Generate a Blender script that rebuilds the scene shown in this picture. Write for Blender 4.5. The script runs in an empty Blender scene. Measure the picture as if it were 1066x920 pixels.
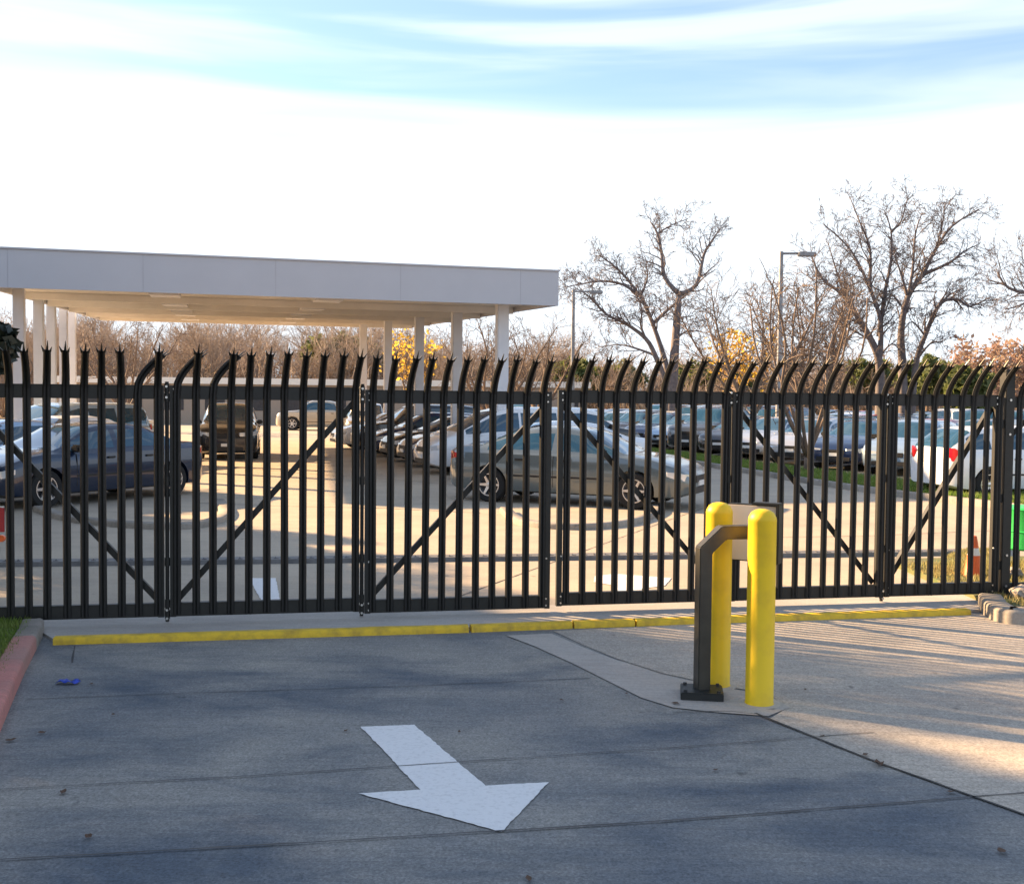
import bpy, bmesh, math, random
from mathutils import Vector, Matrix
R = math.radians
C = bpy.context.scene.collection
S = bpy.context.scene
# ------------------------------------------------------------------ camera
H_CAM, F, CX, CY = 1.9, 1125.0, 533.0, 460.0
PITCH, ROLL = math.atan(43.0 / F), math.atan(0.0095)
fw = Vector((0, math.cos(PITCH), -math.sin(PITCH)))
rt0 = Vector((1, 0, 0)); up0 = rt0.cross(fw)
rt = rt0 * math.cos(ROLL) + up0 * math.sin(ROLL)
up = up0 * math.cos(ROLL) - rt0 * math.sin(ROLL)
cd = bpy.data.cameras.new('camera'); cam = bpy.data.objects.new('camera', cd); C.objects.link(cam)
M4 = Matrix((rt, up, -fw)).transposed().to_4x4(); M4.translation = Vector((0, 0, H_CAM))
cam.matrix_world = M4
cd.sensor_width = 36; cd.lens = F / 1066 * 36; cd.clip_end = 3000; cd.clip_start = 0.05
S.camera = cam
# ------------------------------------------------------------------ light
SUN_EL, SUN_PHI = R(24), R(27)
to_sun = Vector((-math.cos(SUN_PHI) * math.cos(SUN_EL), math.sin(SUN_PHI) * math.cos(SUN_EL), math.sin(SUN_EL)))
ld = bpy.data.lights.new('sun', 'SUN'); ld.energy = 5.0; ld.angle = R(1.1); ld.color = (1.0, 0.67, 0.36)
sun = bpy.data.objects.new('sun', ld); C.objects.link(sun)
sun.rotation_euler = (-to_sun).to_track_quat('-Z', 'Y').to_euler()
W = bpy.data.worlds.new("World"); S.world = W; W.use_nodes = True
nt = W.node_tree; nt.nodes.clear()
def wn(t, **k):
    n = nt.nodes.new(t)
    for a, b in k.items(): setattr(n, a, b)
    return n
def wmath(op, a, b=None, clamp=False):
    n = wn('ShaderNodeMath', operation=op); n.use_clamp = clamp
    for i, v in enumerate((a, b)):
        if v is None: continue
        if isinstance(v, (int, float)): n.inputs[i].default_value = v
        else: nt.links.new(v, n.inputs[i])
    return n.outputs[0]
sky = wn('ShaderNodeTexSky', sky_type='NISHITA'); sky.sun_disc = False
sky.sun_elevation = SUN_EL; sky.sun_rotation = math.atan2(to_sun.x, to_sun.y)
sky.air_density = 1.0; sky.dust_density = 0.6; sky.ozone_density = 3.0
tc = wn('ShaderNodeTexCoord')
mp = wn('ShaderNodeMapping'); mp.inputs['Scale'].default_value = (1.1, 1.1, 13.0)
nt.links.new(tc.outputs['Generated'], mp.inputs[0])
no = wn('ShaderNodeTexNoise'); no.inputs['Scale'].default_value = 2.2; no.inputs['Detail'].default_value = 4; no.inputs['Roughness'].default_value = 0.45; no.inputs['Distortion'].default_value = 0.5
nt.links.new(mp.outputs[0], no.inputs[0])
sx = wn('ShaderNodeSeparateXYZ'); nt.links.new(tc.outputs['Generated'], sx.inputs[0])
# thick bright cloud low down, streaky thin cloud above
low = wn('ShaderNodeMapRange'); low.interpolation_type = 'SMOOTHSTEP'
low.inputs[1].default_value = 0.20; low.inputs[2].default_value = 0.325; low.inputs[3].default_value = 1.0; low.inputs[4].default_value = 0.0
warp = wmath('ADD', sx.outputs[2], wmath('MULTIPLY', wmath('SUBTRACT', no.outputs[0], 0.5), -0.16))
nt.links.new(warp, low.inputs[0])
high = wn('ShaderNodeMapRange'); high.interpolation_type = 'SMOOTHSTEP'
high.inputs[1].default_value = 0.42; high.inputs[2].default_value = 0.70; high.inputs[3].default_value = 0.14; high.inputs[4].default_value = 0.72
nt.links.new(no.outputs[0], high.inputs[0])
cl = wmath('MAXIMUM', low.outputs[0], high.outputs[0])
bg1 = wn('ShaderNodeBackground'); bg1.inputs[1].default_value = 0.070
nt.links.new(sky.outputs[0], bg1.inputs[0])
bg2 = wn('ShaderNodeBackground'); bg2.inputs[0].default_value = (0.84, 0.92, 1.0, 1); bg2.inputs[1].default_value = 0.37
mx = wn('ShaderNodeMixShader'); nt.links.new(cl, mx.inputs[0]); nt.links.new(bg1.outputs[0], mx.inputs[1]); nt.links.new(bg2.outputs[0], mx.inputs[2])
wo = wn('ShaderNodeOutputWorld'); nt.links.new(mx.outputs[0], wo.inputs[0])
S.view_settings.view_transform = 'Standard'; S.view_settings.look = 'None'; S.view_settings.gamma = 1
S.view_settings.use_curve_mapping = False
S.view_settings.exposure = 1.92
S.cycles.max_bounces = 6; S.cycles.diffuse_bounces = 3; S.cycles.glossy_bounces = 3

# ------------------------------------------------------------------ surveying: bearings of the photo turned into ground positions
def ray(px, py):
    return (fw + rt * ((px - CX) / F) + up * ((CY - py) / F))
def G(px, py, z=0.0):
    d = ray(px, py); t = (z - H_CAM) / d.z
    return Vector((0, 0, H_CAM)) + d * t
def D(px, py, depth):
    d = ray(px, py); return Vector((0, 0, H_CAM)) + d * (depth / d.y)
# ------------------------------------------------------------------ tagging helpers
def tag(o, label=None, cat=None, group=None, kind=None):
    if label: o['label'] = label
    if cat: o['category'] = cat
    if group: o['group'] = group
    if kind: o['kind'] = kind
    return o
def empty(name, loc=(0, 0, 0), rz=0.0):
    o = bpy.data.objects.new(name, None); C.objects.link(o)
    o.location = loc; o.rotation_euler = (0, 0, rz); o.empty_display_size = 0.2
    return o
def children(o): return KIDS.get(o.name, [])
KIDS = {}
def adopt(c, p):
    c.parent = p; KIDS.setdefault(p.name, []).append(c)
def link_mesh(name, me, parent=None):
    o = bpy.data.objects.new(name, me); C.objects.link(o)
    if parent is not None: adopt(o, parent)
    return o
def copy_tree(o, parent=None):
    c = o.copy(); C.objects.link(c)
    if parent is not None: adopt(c, parent)
    for ch in children(o): copy_tree(ch, c)
    return c
class MB:
    def __init__(s): s.v = []; s.f = []; s.mi = []; s.m = 0
    def add(s, vs, fs):
        b = len(s.v); s.v += [tuple(v) for v in vs]
        for f in fs: s.f.append(tuple(b + i for i in f)); s.mi.append(s.m)
    def box(s, x0, x1, y0, y1, z0, z1, T=None):
        vs = [Vector((x, y, z)) for z in (z0, z1) for y in (y0, y1) for x in (x0, x1)]
        if T: vs = [T @ v for v in vs]
        s.add(vs, [(0, 2, 3, 1), (4, 5, 7, 6), (0, 1, 5, 4), (2, 6, 7, 3), (0, 4, 6, 2), (1, 3, 7, 5)])
    def tube(s, pts, rad, n=6, cap=True):
        pts = [Vector(p) for p in pts]
        if isinstance(rad, (int, float)): rad = [rad] * len(pts)
        b = len(s.v); u = None
        for i, p in enumerate(pts):
            t = (pts[min(i + 1, len(pts) - 1)] - pts[max(i - 1, 0)])
            if t.length < 1e-9: t = Vector((0, 0, 1))
            t.normalize()
            if u is None:
                u = t.cross(Vector((0.31, 0.95, 0.02)))
                if u.length < 1e-3: u = t.cross(Vector((1, 0, 0)))
            else: u = u - t * u.dot(t)
            u.normalize(); w = t.cross(u)
            for k in range(n):
                a = 2 * math.pi * k / n + math.pi / n
                s.v.append(tuple(p + (u * math.cos(a) + w * math.sin(a)) * rad[i]))
        for i in range(len(pts) - 1):
            for k in range(n):
                k2 = (k + 1) % n
                s.f.append((b + i * n + k, b + i * n + k2, b + (i + 1) * n + k2, b + (i + 1) * n + k)); s.mi.append(s.m)
        if cap:
            s.f.append(tuple(b + k for k in range(n - 1, -1, -1))); s.mi.append(s.m)
            e = b + (len(pts) - 1) * n
            s.f.append(tuple(e + k for k in range(n))); s.mi.append(s.m)
    def prism(s, poly, z0, z1):
        n = len(poly)
        s.add([Vector((p[0], p[1], z0)) for p in poly] + [Vector((p[0], p[1], z1)) for p in poly],
              [tuple(range(n - 1, -1, -1)), tuple(range(n, 2 * n))] + [(i, (i + 1) % n, n + (i + 1) % n, n + i) for i in range(n)])
    def lathe(s, prof, n=24, c=(0, 0, 0), axis='z', cap=True):
        b = len(s.v); c = Vector(c)
        for (r, h) in prof:
            for k in range(n):
                a = 2 * math.pi * k / n
                if axis == 'z': p = Vector((r * math.cos(a), r * math.sin(a), h))
                else: p = Vector((r * math.cos(a), h, r * math.sin(a)))
                s.v.append(tuple(c + p))
        for i in range(len(prof) - 1):
            for k in range(n):
                k2 = (k + 1) % n
                q = (b + i * n + k, b + i * n + k2, b + (i + 1) * n + k2, b + (i + 1) * n + k)
                s.f.append(q if axis == 'z' else q[::-1]); s.mi.append(s.m)
        if cap:
            s.f.append(tuple(b + k for k in range(n - 1, -1, -1))); s.mi.append(s.m)
            e = b + (len(prof) - 1) * n
            s.f.append(tuple(e + k for k in range(n))); s.mi.append(s.m)
    def mesh(s, name, mats, smooth=False, bevel=0, angle=35):
        me = bpy.data.meshes.new(name); me.from_pydata(s.v, [], s.f)
        if not isinstance(mats, (list, tuple)): mats = [mats]
        for m in mats: me.materials.append(m)
        if len(mats) > 1: me.polygons.foreach_set('material_index', s.mi)
        if bevel:
            bm = bmesh.new(); bm.from_mesh(me)
            bmesh.ops.recalc_face_normals(bm, faces=bm.faces)
            es = [e for e in bm.edges if len(e.link_faces) == 2 and e.calc_face_angle(0) > 0.5]
            bmesh.ops.bevel(bm, geom=es, offset=bevel, segments=2, affect='EDGES', clamp_overlap=True)
            bm.to_mesh(me); bm.free()
        me.update()
        if smooth:
            me.polygons.foreach_set('use_smooth', [True] * len(me.polygons))
            if angle: me.set_sharp_from_angle(angle=R(angle))
        return me
    def build(s, name, mats, parent=None, **k):
        return link_mesh(name, s.mesh(name, mats, **k), parent)
# ------------------------------------------------------------------ materials
def mat(name, col, rough=0.6, metal=0.0, var=0.0, scale=8.0, col2=None, bump=0.0, bscale=60.0, coat=0.0, spec=0.5, detail=6, lo=0.35, hi=0.65, emit=None, coord='Object', transl=0):
    m = bpy.data.materials.new(name); m.use_nodes = True; t = m.node_tree; b = t.nodes['Principled BSDF']
    b.inputs['Base Color'].default_value = (*col, 1); b.inputs['Roughness'].default_value = rough; b.inputs['Metallic'].default_value = metal
    b.inputs['Specular IOR Level'].default_value = spec; b.inputs['Coat Weight'].default_value = coat; b.inputs['Coat Roughness'].default_value = 0.06
    tcn = t.nodes.new('ShaderNodeTexCoord')
    if col2 is None and var: col2 = tuple(c * (1 - var) for c in col)
    if col2 is not None:
        n = t.nodes.new('ShaderNodeTexNoise'); n.inputs['Scale'].default_value = scale; n.inputs['Detail'].default_value = detail; n.inputs['Roughness'].default_value = 0.6
        r = t.nodes.new('ShaderNodeMapRange'); r.inputs[1].default_value = lo; r.inputs[2].default_value = hi
        x = t.nodes.new('ShaderNodeMix'); x.data_type = 'RGBA'; x.inputs[6].default_value = (*col, 1); x.inputs[7].default_value = (*col2, 1)
        t.links.new(tcn.outputs[coord], n.inputs[0]); t.links.new(n.outputs[0], r.inputs[0]); t.links.new(r.outputs[0], x.inputs[0]); t.links.new(x.outputs[2], b.inputs['Base Color'])
    if bump:
        n2 = t.nodes.new('ShaderNodeTexNoise'); n2.inputs['Scale'].default_value = bscale; n2.inputs['Detail'].default_value = 4
        bp = t.nodes.new('ShaderNodeBump'); bp.inputs['Strength'].default_value = bump; bp.inputs['Distance'].default_value = 0.01
        t.links.new(tcn.outputs[coord], n2.inputs[0]); t.links.new(n2.outputs[0], bp.inputs['Height']); t.links.new(bp.outputs[0], b.inputs['Normal'])
    if transl:
        tr = t.nodes.new('ShaderNodeBsdfTranslucent'); tr.inputs[0].default_value = (*[min(1, c * 1.6) for c in col], 1)
        ms = t.nodes.new('ShaderNodeMixShader'); ms.inputs[0].default_value = transl
        t.links.new(b.outputs[0], ms.inputs[1]); t.links.new(tr.outputs[0], ms.inputs[2]); t.links.new(ms.outputs[0], t.nodes['Material Output'].inputs[0])
    return m
def concrete(name, base, dark, stain_shade, grain=0.10, seed=0.0, stain_shade_amt=0.6, streak=None):
    m = bpy.data.materials.new(name); m.use_nodes = True; t = m.node_tree; b = t.nodes['Principled BSDF']; L = t.links.new
    b.inputs['Roughness'].default_value = 0.78; b.inputs['Specular IOR Level'].default_value = 0.35
    tcn = t.nodes.new('ShaderNodeTexCoord')
    def noise(sc, det, rough=0.6, mapping=None, dist=0):
        n = t.nodes.new('ShaderNodeTexNoise'); n.noise_dimensions = '4D'; n.inputs['W'].default_value = seed + sc; n.inputs['Scale'].default_value = sc; n.inputs['Detail'].default_value = det; n.inputs['Roughness'].default_value = rough; n.inputs['Distortion'].default_value = dist
        if mapping:
            q = t.nodes.new('ShaderNodeMapping'); q.inputs['Scale'].default_value = mapping; q.inputs['Rotation'].default_value = (0, 0, -R(11)); L(tcn.outputs['Object'], q.inputs[0]); L(q.outputs[0], n.inputs[0])
        else: L(tcn.outputs['Object'], n.inputs[0])
        return n.outputs[0]
    def rng(v, a, c, lo=0.0, hi=1.0):
        r = t.nodes.new('ShaderNodeMapRange'); r.inputs[1].default_value = a; r.inputs[2].default_value = c; r.inputs[3].default_value = lo; r.inputs[4].default_value = hi; L(v, r.inputs[0]); return r.outputs[0]
    def mixc(f, a, c, mode='MIX'):
        x = t.nodes.new('ShaderNodeMix'); x.data_type = 'RGBA'; x.blend_type = mode
        if isinstance(f, float): x.inputs[0].default_value = f
        else: L(f, x.inputs[0])
        for i, v in ((6, a), (7, c)):
            if isinstance(v, tuple): x.inputs[i].default_value = (*v, 1)
            else: L(v, x.inputs[i])
        return x.outputs[2]
    c1 = mixc(rng(noise(0.55, 5), 0.38, 0.66), base, dark)
    st = rng(noise(0.9, 7, 0.62, (0.7, 1.4, 1), 0.5), 0.46, 0.66, 0.0, stain_shade_amt)
    c2 = mixc(st, c1, stain_shade)  # real stains; on the driveway also painted shade mottling
    br = rng(noise(9.0, 3, 0.5, (0.25, 5.0, 1)), 0.35, 0.65, 0.90, 1.08)
    g = rng(noise(75.0, 4, 0.75), 0.25, 0.75, 1 - grain * 2, 1 + grain * 2)
    mm = t.nodes.new('ShaderNodeMath'); mm.operation = 'MULTIPLY'; L(br, mm.inputs[0]); L(g, mm.inputs[1])
    cc = t.nodes.new('ShaderNodeCombineColor'); [L(mm.outputs[0], cc.inputs[i]) for i in range(3)]
    c3 = mixc(1.0, c2, cc.outputs[0], 'MULTIPLY')
    vo = t.nodes.new('ShaderNodeTexVoronoi'); vo.inputs['Scale'].default_value = 55.0; L(tcn.outputs['Object'], vo.inputs['Vector']); pv = rng(vo.outputs['Color'], 0.0, 1.0, 1 - grain * .6, 1 + grain * .6)
    pc_ = t.nodes.new('ShaderNodeCombineColor'); [L(pv, pc_.inputs[i]) for i in range(3)]
    c3 = mixc(1.0, c3, pc_.outputs[0], 'MULTIPLY')
    # small dark oil spots
    sp = rng(noise(6.5, 2, 0.5), 0.70, 0.78, 0.0, 0.55)
    c4 = mixc(sp, c3, (0.03, 0.03, 0.032))
    L(c4, b.inputs['Base Color'])
    bp = t.nodes.new('ShaderNodeBump'); bp.inputs['Strength'].default_value = 0.35; bp.inputs['Distance'].default_value = 0.004
    L(noise(90.0, 5, 0.7), bp.inputs['Height']); L(bp.outputs[0], b.inputs['Normal'])
    return m
m_drive = concrete('driveway_concrete', (0.31, 0.29, 0.255), (0.17, 0.175, 0.18), (0.055, 0.078, 0.11), seed=3.0, stain_shade_amt=0.8, grain=0.30)  # bluish blotches mix real stains with soft shade painted into the colour
m_slab = concrete('slab_concrete', (0.46, 0.40, 0.33), (0.36, 0.32, 0.27), (0.20, 0.195, 0.19), seed=14.0, stain_shade_amt=0.45, grain=0.25)
m_lot = concrete('lot_concrete', (0.46, 0.385, 0.29), (0.38, 0.32, 0.25), (0.26, 0.225, 0.18), seed=8.0, stain_shade_amt=0.35)
m_apron = concrete('apron_concrete', (0.46, 0.43, 0.39), (0.38, 0.35, 0.32), (0.28, 0.27, 0.26), seed=5.0, stain_shade_amt=0.4)
m_patch = concrete('patch_concrete', (0.46, 0.42, 0.37), (0.37, 0.34, 0.31), (0.25, 0.24, 0.23), seed=11.0, stain_shade_amt=0.3)
m_kerb = concrete('kerb_concrete', (0.36, 0.32, 0.27), (0.25, 0.22, 0.19), (0.13, 0.12, 0.10), seed=21.0, stain_shade_amt=0.7)
m_kerbred = concrete('red_kerb_paint', (0.50, 0.20, 0.17), (0.42, 0.24, 0.20), (0.28, 0.20, 0.17), seed=27.0, stain_shade_amt=0.7)
m_joint = mat('joint_filler', (0.05, 0.05, 0.05), 0.9, col2=(0.11, 0.10, 0.095), scale=3)
m_white = mat('road_paint', (0.76, 0.75, 0.74), 0.6, col2=(0.56, 0.55, 0.54), scale=38, bump=0.5, bscale=120, lo=0.50, hi=0.80, detail=12)
m_ground = mat('ground_earth', (0.13, 0.11, 0.06), 0.95, col2=(0.20, 0.15, 0.09), scale=0.6)
m_grassbase = mat('grass_soil', (0.09, 0.12, 0.035), 0.95, col2=(0.16, 0.14, 0.06), scale=4)
m_blade = mat('grass_blade', (0.12, 0.20, 0.03), 0.6, col2=(0.24, 0.26, 0.06), scale=3, transl=0.35)
m_dryblade = mat('dry_grass_blade', (0.34, 0.28, 0.12), 0.7, col2=(0.20, 0.22, 0.06), scale=3, transl=0.3)
m_black = mat('black_powder_coat', (0.006, 0.0065, 0.006), 0.55, var=0.5, scale=20, spec=0.5)
m_blacks = mat('black_steel_tube', (0.013, 0.0135, 0.011), 0.5, var=0.4, scale=14, spec=0.5)
m_bolt = mat('galvanised_bolt', (0.6, 0.6, 0.58), 0.35, 0.9)
m_tip = mat('prong_steel', (0.10, 0.09, 0.07), 0.30, 0.6, var=0.5, scale=40)  # prongs are lighter and glossier than the rest of the picket
m_yellow = mat('yellow_sleeve', (0.84, 0.56, 0.010), 0.48, col2=(0.66, 0.42, 0.02), scale=5, spec=0.4, bump=0.12, bscale=30, lo=.45, hi=.8, detail=12)
m_yellowp = mat('yellow_kerb_paint', (0.74, 0.48, 0.02), 0.6, col2=(0.42, 0.27, 0.03), scale=9, bump=0.4, bscale=60, lo=0.42, hi=0.7)
m_post = mat('bronze_steel', (0.055, 0.052, 0.042), 0.38, 0.2, var=0.35, scale=9, spec=0.6)
m_postbase = mat('black_steel_base', (0.016, 0.018, 0.017), 0.45, var=0.3, scale=12)
m_beige = mat('beige_panel', (0.62, 0.55, 0.47), 0.5, var=0.08, scale=5)
m_grey = mat('grey_steel', (0.30, 0.30, 0.31), 0.45, 0.5, var=0.35, scale=5)
m_greyd = mat('grey_steel_dark', (0.06, 0.06, 0.065), 0.5, 0.4, var=0.35, scale=5)
m_fascia = mat('fascia_panel', (0.50, 0.51, 0.55), 0.5, var=0.04, scale=1.2)
m_soffit = mat('soffit_deck', (0.90, 0.85, 0.77), 0.6, var=0.14, scale=0.7)
m_column = mat('column_paint', (0.72, 0.72, 0.74), 0.5, var=0.08, scale=2)
m_seam = mat('seam_line', (0.42, 0.42, 0.46), 0.7)  # thin darker lines marking the fascia panel joints
m_bark = mat('grey_bark', (0.13, 0.11, 0.11), 0.9, col2=(0.20, 0.17, 0.165), scale=5, bump=0.5, bscale=20)
m_bark2 = mat('brown_bark', (0.14, 0.10, 0.075), 0.9, col2=(0.22, 0.16, 0.12), scale=5)
m_twig = mat('woodland_twig', (0.44, 0.36, 0.29), 0.9, col2=(0.26, 0.21, 0.17), scale=0.35, transl=0.25)
m_leafd = mat('evergreen_leaf', (0.018, 0.028, 0.018), 0.6, var=0.4, scale=3)
m_leafg = mat('olive_leaf', (0.13, 0.15, 0.045), 0.7, col2=(0.07, 0.10, 0.035), scale=0.7, transl=0.3)
m_leafy = mat('yellow_leaf', (0.70, 0.44, 0.06), 0.7, col2=(0.46, 0.24, 0.06), scale=0.9, transl=0.35)
m_leafr = mat('russet_leaf', (0.32, 0.20, 0.15), 0.7, col2=(0.28, 0.24, 0.15), scale=0.9, transl=0.35)
m_cream = mat('cream_render', (0.36, 0.29, 0.23), 0.8, var=0.1, scale=0.5)
m_cream2 = mat('pale_roof_edge', (0.8, 0.76, 0.68), 0.6, var=0.05)
m_orange = mat('cone_orange', (0.90, 0.16, 0.03), 0.5, var=0.15, scale=12)
m_coneband = mat('cone_white', (0.85, 0.85, 0.82), 0.5)
m_green = mat('green_plastic', (0.03, 0.50, 0.10), 0.4, var=0.1)
m_red = mat('red_board', (0.45, 0.03, 0.04), 0.5, var=0.15)
m_lens = mat('orange_reflector', (0.85, 0.15, 0.04), 0.25)
m_rock = mat('field_stone', (0.42, 0.36, 0.30), 0.9, var=0.35, scale=9, bump=0.5, bscale=25)
m_blue = mat('blue_plastic', (0.02, 0.06, 0.45), 0.4)
m_dleaf = mat('dead_leaf', (0.11, 0.06, 0.035), 0.8, var=0.4, scale=30)
# ------------------------------------------------------------------ ground
def sheet(name, pts, z, m, subdiv=0):
    b = MB(); b.add([Vector((p[0], p[1], z)) for p in pts], [tuple(range(len(pts)))])
    o = b.build(name, m); 
    if o.data.polygons[0].normal.z < 0: o.data.flip_normals()
    return o
tag(sheet('ground', [(-1500, -200), (1500, -200), (1500, 2500), (-1500, 2500)], -0.12, m_ground), kind='structure')
fd = Vector((math.cos(R(11.04)), math.sin(R(11.04)), 0))       # along the gate
fn = Vector((fd.y, -fd.x, 0))                                    # towards the road side
A = D(0, 411, 8.7); A.z = 0                                      # point of the gate line
def FP(s, n=0.0, z=0.0): return A + fd * s + fn * n + Vector((0, 0, z))
def fence_s(px, py=404):
    d = ray(px, py); o = Vector((0, 0, H_CAM))
    # intersect with the vertical plane of the gate
    t = (A - o).dot(fn) / d.dot(fn); p = o + d * t
    return (p - A).dot(fd)
# inner lot
tag(sheet('lot_pavement', [FP(-60, -0.3), FP(9.6, -0.3), FP(60, -0.3), FP(110, -140), FP(-110, -140)], 0.0, m_lot), kind='structure')
# road-side driveway
kerb_pts = [G(46, 657), G(42, 671), G(19, 716), G(0, 762), G(-70, 930), G(-260, 1500)]
drv = [FP(-0.10, 0.55), FP(9.3, 0.6), FP(14, 0.6), FP(14, 14), FP(-9, 14)] + [p for p in reversed(kerb_pts)]
tag(sheet('driveway', [kerb_pts[0] + Vector((-.05, 0.2, 0)), FP(9.3, 0.55), FP(40, 0.55), FP(40, 20), FP(-9, 20)] + [p + Vector((-.06, 0, 0)) for p in reversed(kerb_pts[1:])], 0.0, m_drive), kind='structure')
yl = [G(55, 669.5), G(490, 656.5), G(1012, 638.5)]
apr = [FP(-3.5, -0.32), FP(12, -0.32), G(1130, 632), G(1012, 637), G(490, 655), G(55, 667.5), G(44, 662), G(36, 650)]
b = MB(); b.prism([FP(-0.2, -0.32), FP(9.2, -0.32), G(1040, 634), G(1012, 637), G(490, 655), G(55, 667.5), G(43, 660)][::-1], -0.05, 0.022)
tag(b.build('gate_apron', m_apron), kind='structure')
tag(sheet('driveway_slab', [G(576, 657), G(606, 671), G(640, 685), G(690, 701), G(745, 713), G(800, 722), G(820, 737), G(800, 749), G(905, 791), G(1066, 848.5), G(1300, 935), G(1900, 760), G(1700, 656), G(1200, 653), G(1078, 652), G(1040, 648.5), G(1022, 640), G(800, 646)], 0.004, m_slab), kind='structure')
# light concrete trench patch and slab round the bollards
tag(sheet('trench_patch', [G(*p) for p in [(527, 662), (574, 660), (606, 674), (640, 687), (690, 703), (745, 715), (800, 724), (822, 737), (800, 746), (745, 742), (700, 737), (668, 727), (630, 708), (596, 691), (556, 673)]], 0.0065, m_patch), kind='structure')
# joints
def strip(b, pts, w, z):
    rr = random.Random(len(pts) * 7 + int(w * 1e4))
    P = []
    for i in range(len(pts) - 1):
        a, c = Vector(pts[i]), Vector(pts[i + 1]); n = max(2, int((c - a).length / 0.12))
        for k in range(n + (i == len(pts) - 2)): P.append(a.lerp(c, k / n))
    L_, R_ = [], []
    for i, p in enumerate(P):
        t = (P[min(i + 1, len(P) - 1)] - P[max(i - 1, 0)]).normalized(); q = Vector((-t.y, t.x, 0))
        ww = w * rr.uniform(0.55, 1.35) / 2; off = rr.uniform(-.002, .002)
        L_.append(p + q * (ww + off)); R_.append(p - q * (ww - off))
    vs = [Vector((v.x, v.y, z)) for v in L_ + R_]; n = len(P)
    b.add(vs, [(i, n + i, n + i + 1, i + 1) for i in range(n - 1)])
b = MB()
strip(b, [G(-160, 905), G(0, 896), G(320, 878), G(700, 855), G(1066, 826), G(1300, 808)], 0.011, 0.008)
strip(b, [G(-100, 828), G(0, 822.5), G(270, 808), G(700, 779), G(910, 763)], 0.007, 0.008)
strip(b, [G(28, 728), G(155, 723), G(430, 714), G(615, 706)], 0.007, 0.004)
strip(b, [G(786, 743), G(905, 791), G(1066, 848.5), G(1300, 935)], 0.015, 0.008)
strip(b, [G(75, 690), G(78, 672)], 0.012, 0.004)
strip(b, [G(700, 742), G(760, 741), G(786, 744)], 0.008, 0.008)
tag(b.build('pavement_joints', m_joint), kind='structure')
b = MB()
strip(b, [G(205, 523.5), G(300, 527), G(400, 529), G(500, 534)], 0.03, 0.004)
strip(b, [G(235, 486), G(320, 493), G(420, 500), G(475, 505)], 0.03, 0.004)
strip(b, [G(222, 518), G(232, 528), G(236, 541)], 0.04, 0.008)
strip(b, [G(480, 620), G(700, 540), G(760, 520)], 0.015, 0.004)
strip(b, [G(760, 560), G(900, 558), G(1040, 552)], 0.02, 0.004)
tag(b.build('lot_joints', m_joint), kind='structure')
# painted arrows (one per marking)
def marking(name, pts, label, z=0.0055):
    b = MB(); Q = [G(*p) for p in pts]; P = []; rj = random.Random(len(pts))
    for i in range(len(Q)):                               # slightly ragged painted edge
        a_, c_ = Q[i], Q[(i + 1) % len(Q)]; n_ = max(1, int((c_ - a_).length / 0.03)); nn_ = Vector((-(c_ - a_).y, (c_ - a_).x, 0)).normalized()
        for k in range(n_): P.append(a_.lerp(c_, k / n_) + nn_ * (rj.uniform(-.004, .004) if k else 0))
    b.add([Vector((p.x, p.y, z)) for p in P], [tuple(range(len(P)))])
    o = b.build(name, m_white)
    if o.data.polygons[0].normal.z < 0: o.data.flip_normals()
    return tag(o, kind='structure')
marking('arrow_marking', [(375.3, 756.9), (431.2, 754.8), (505.4, 818.3), (571.3, 814.7), (521.9, 866.6), (372.8, 826.3), (437.6, 822.5)], '')
marking('inner_arrow_marking', [(259, 602), (287, 602), (292, 628), (274, 629)], '')
marking('inner_arrow_marking', [(619, 600), (640, 597.5), (699, 602), (692, 610), (668, 613), (668, 622), (636, 622), (636, 609), (618, 606)], '')
# ------------------------------------------------------------------ kerbs
def kerb(name, pts, w, h, side, m, kind='structure', z0=-0.1, r=0.03):
    # profile swept along pts; pts is the road-side foot, side=+1 puts the kerb to the left of the path
    b = MB(); n = len(pts); rows = []
    prof = [(0, z0), (0.0, h - r), (r * 0.35, h - r * 0.3), (r, h), (w - r, h), (w, h - r), (w, z0)]
    for i, p in enumerate(pts):
        t = (Vector(pts[min(i + 1, n - 1)]) - Vector(pts[max(i - 1, 0)])); t.z = 0; t.normalize(); q = Vector((-t.y, t.x, 0)) * side
        rows.append([Vector((p[0], p[1], 0)) + q * a + Vector((0, 0, zz)) for a, zz in prof])
    k = len(prof); vs = [v for r_ in rows for v in r_]; fs = []
    for i in range(n - 1):
        for j in range(k - 1):
            f = (i * k + j, (i + 1) * k + j, (i + 1) * k + j + 1, i * k + j + 1); fs.append(f if side < 0 else f[::-1])
    fs += [tuple(range(k)), tuple((n - 1) * k + j for j in range(k - 1, -1, -1))]
    b.add(vs, fs); o = b.build(name, m, smooth=True, angle=50)
    if kind: tag(o, kind=kind)
    return o
def smooth_path(pts, n=6):
    P = [Vector(p) for p in pts]; out = []
    for i in range(len(P) - 1):
        p0, p1, p2, p3 = P[max(i - 1, 0)], P[i], P[i + 1], P[min(i + 2, len(P) - 1)]
        for k in range(n):
            t = k / n
            out.append(0.5 * ((2 * p1) + (-p0 + p2) * t + (2 * p0 - 5 * p1 + 4 * p2 - p3) * t * t + (-p0 + 3 * p1 - 3 * p2 + p3) * t ** 3))
    out.append(P[-1]); return out
kerb('kerb', smooth_path([G(46, 657), G(44, 664), G(38, 676)]), 0.18, 0.11, -1, m_kerb)
kerb('red_kerb', smooth_path([G(38, 676), G(30, 692), G(19, 716), G(0, 762), G(-70, 930), G(-260, 1500)]), 0.18, 0.11, -1, m_kerbred)
rk = [G(1018, 631), G(1024, 640), G(1040, 648), G(1075, 651), G(1200, 648), G(1700, 630)]
kerb('kerb', smooth_path(rk), 0.22, 0.13, 1, m_kerb)
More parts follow.
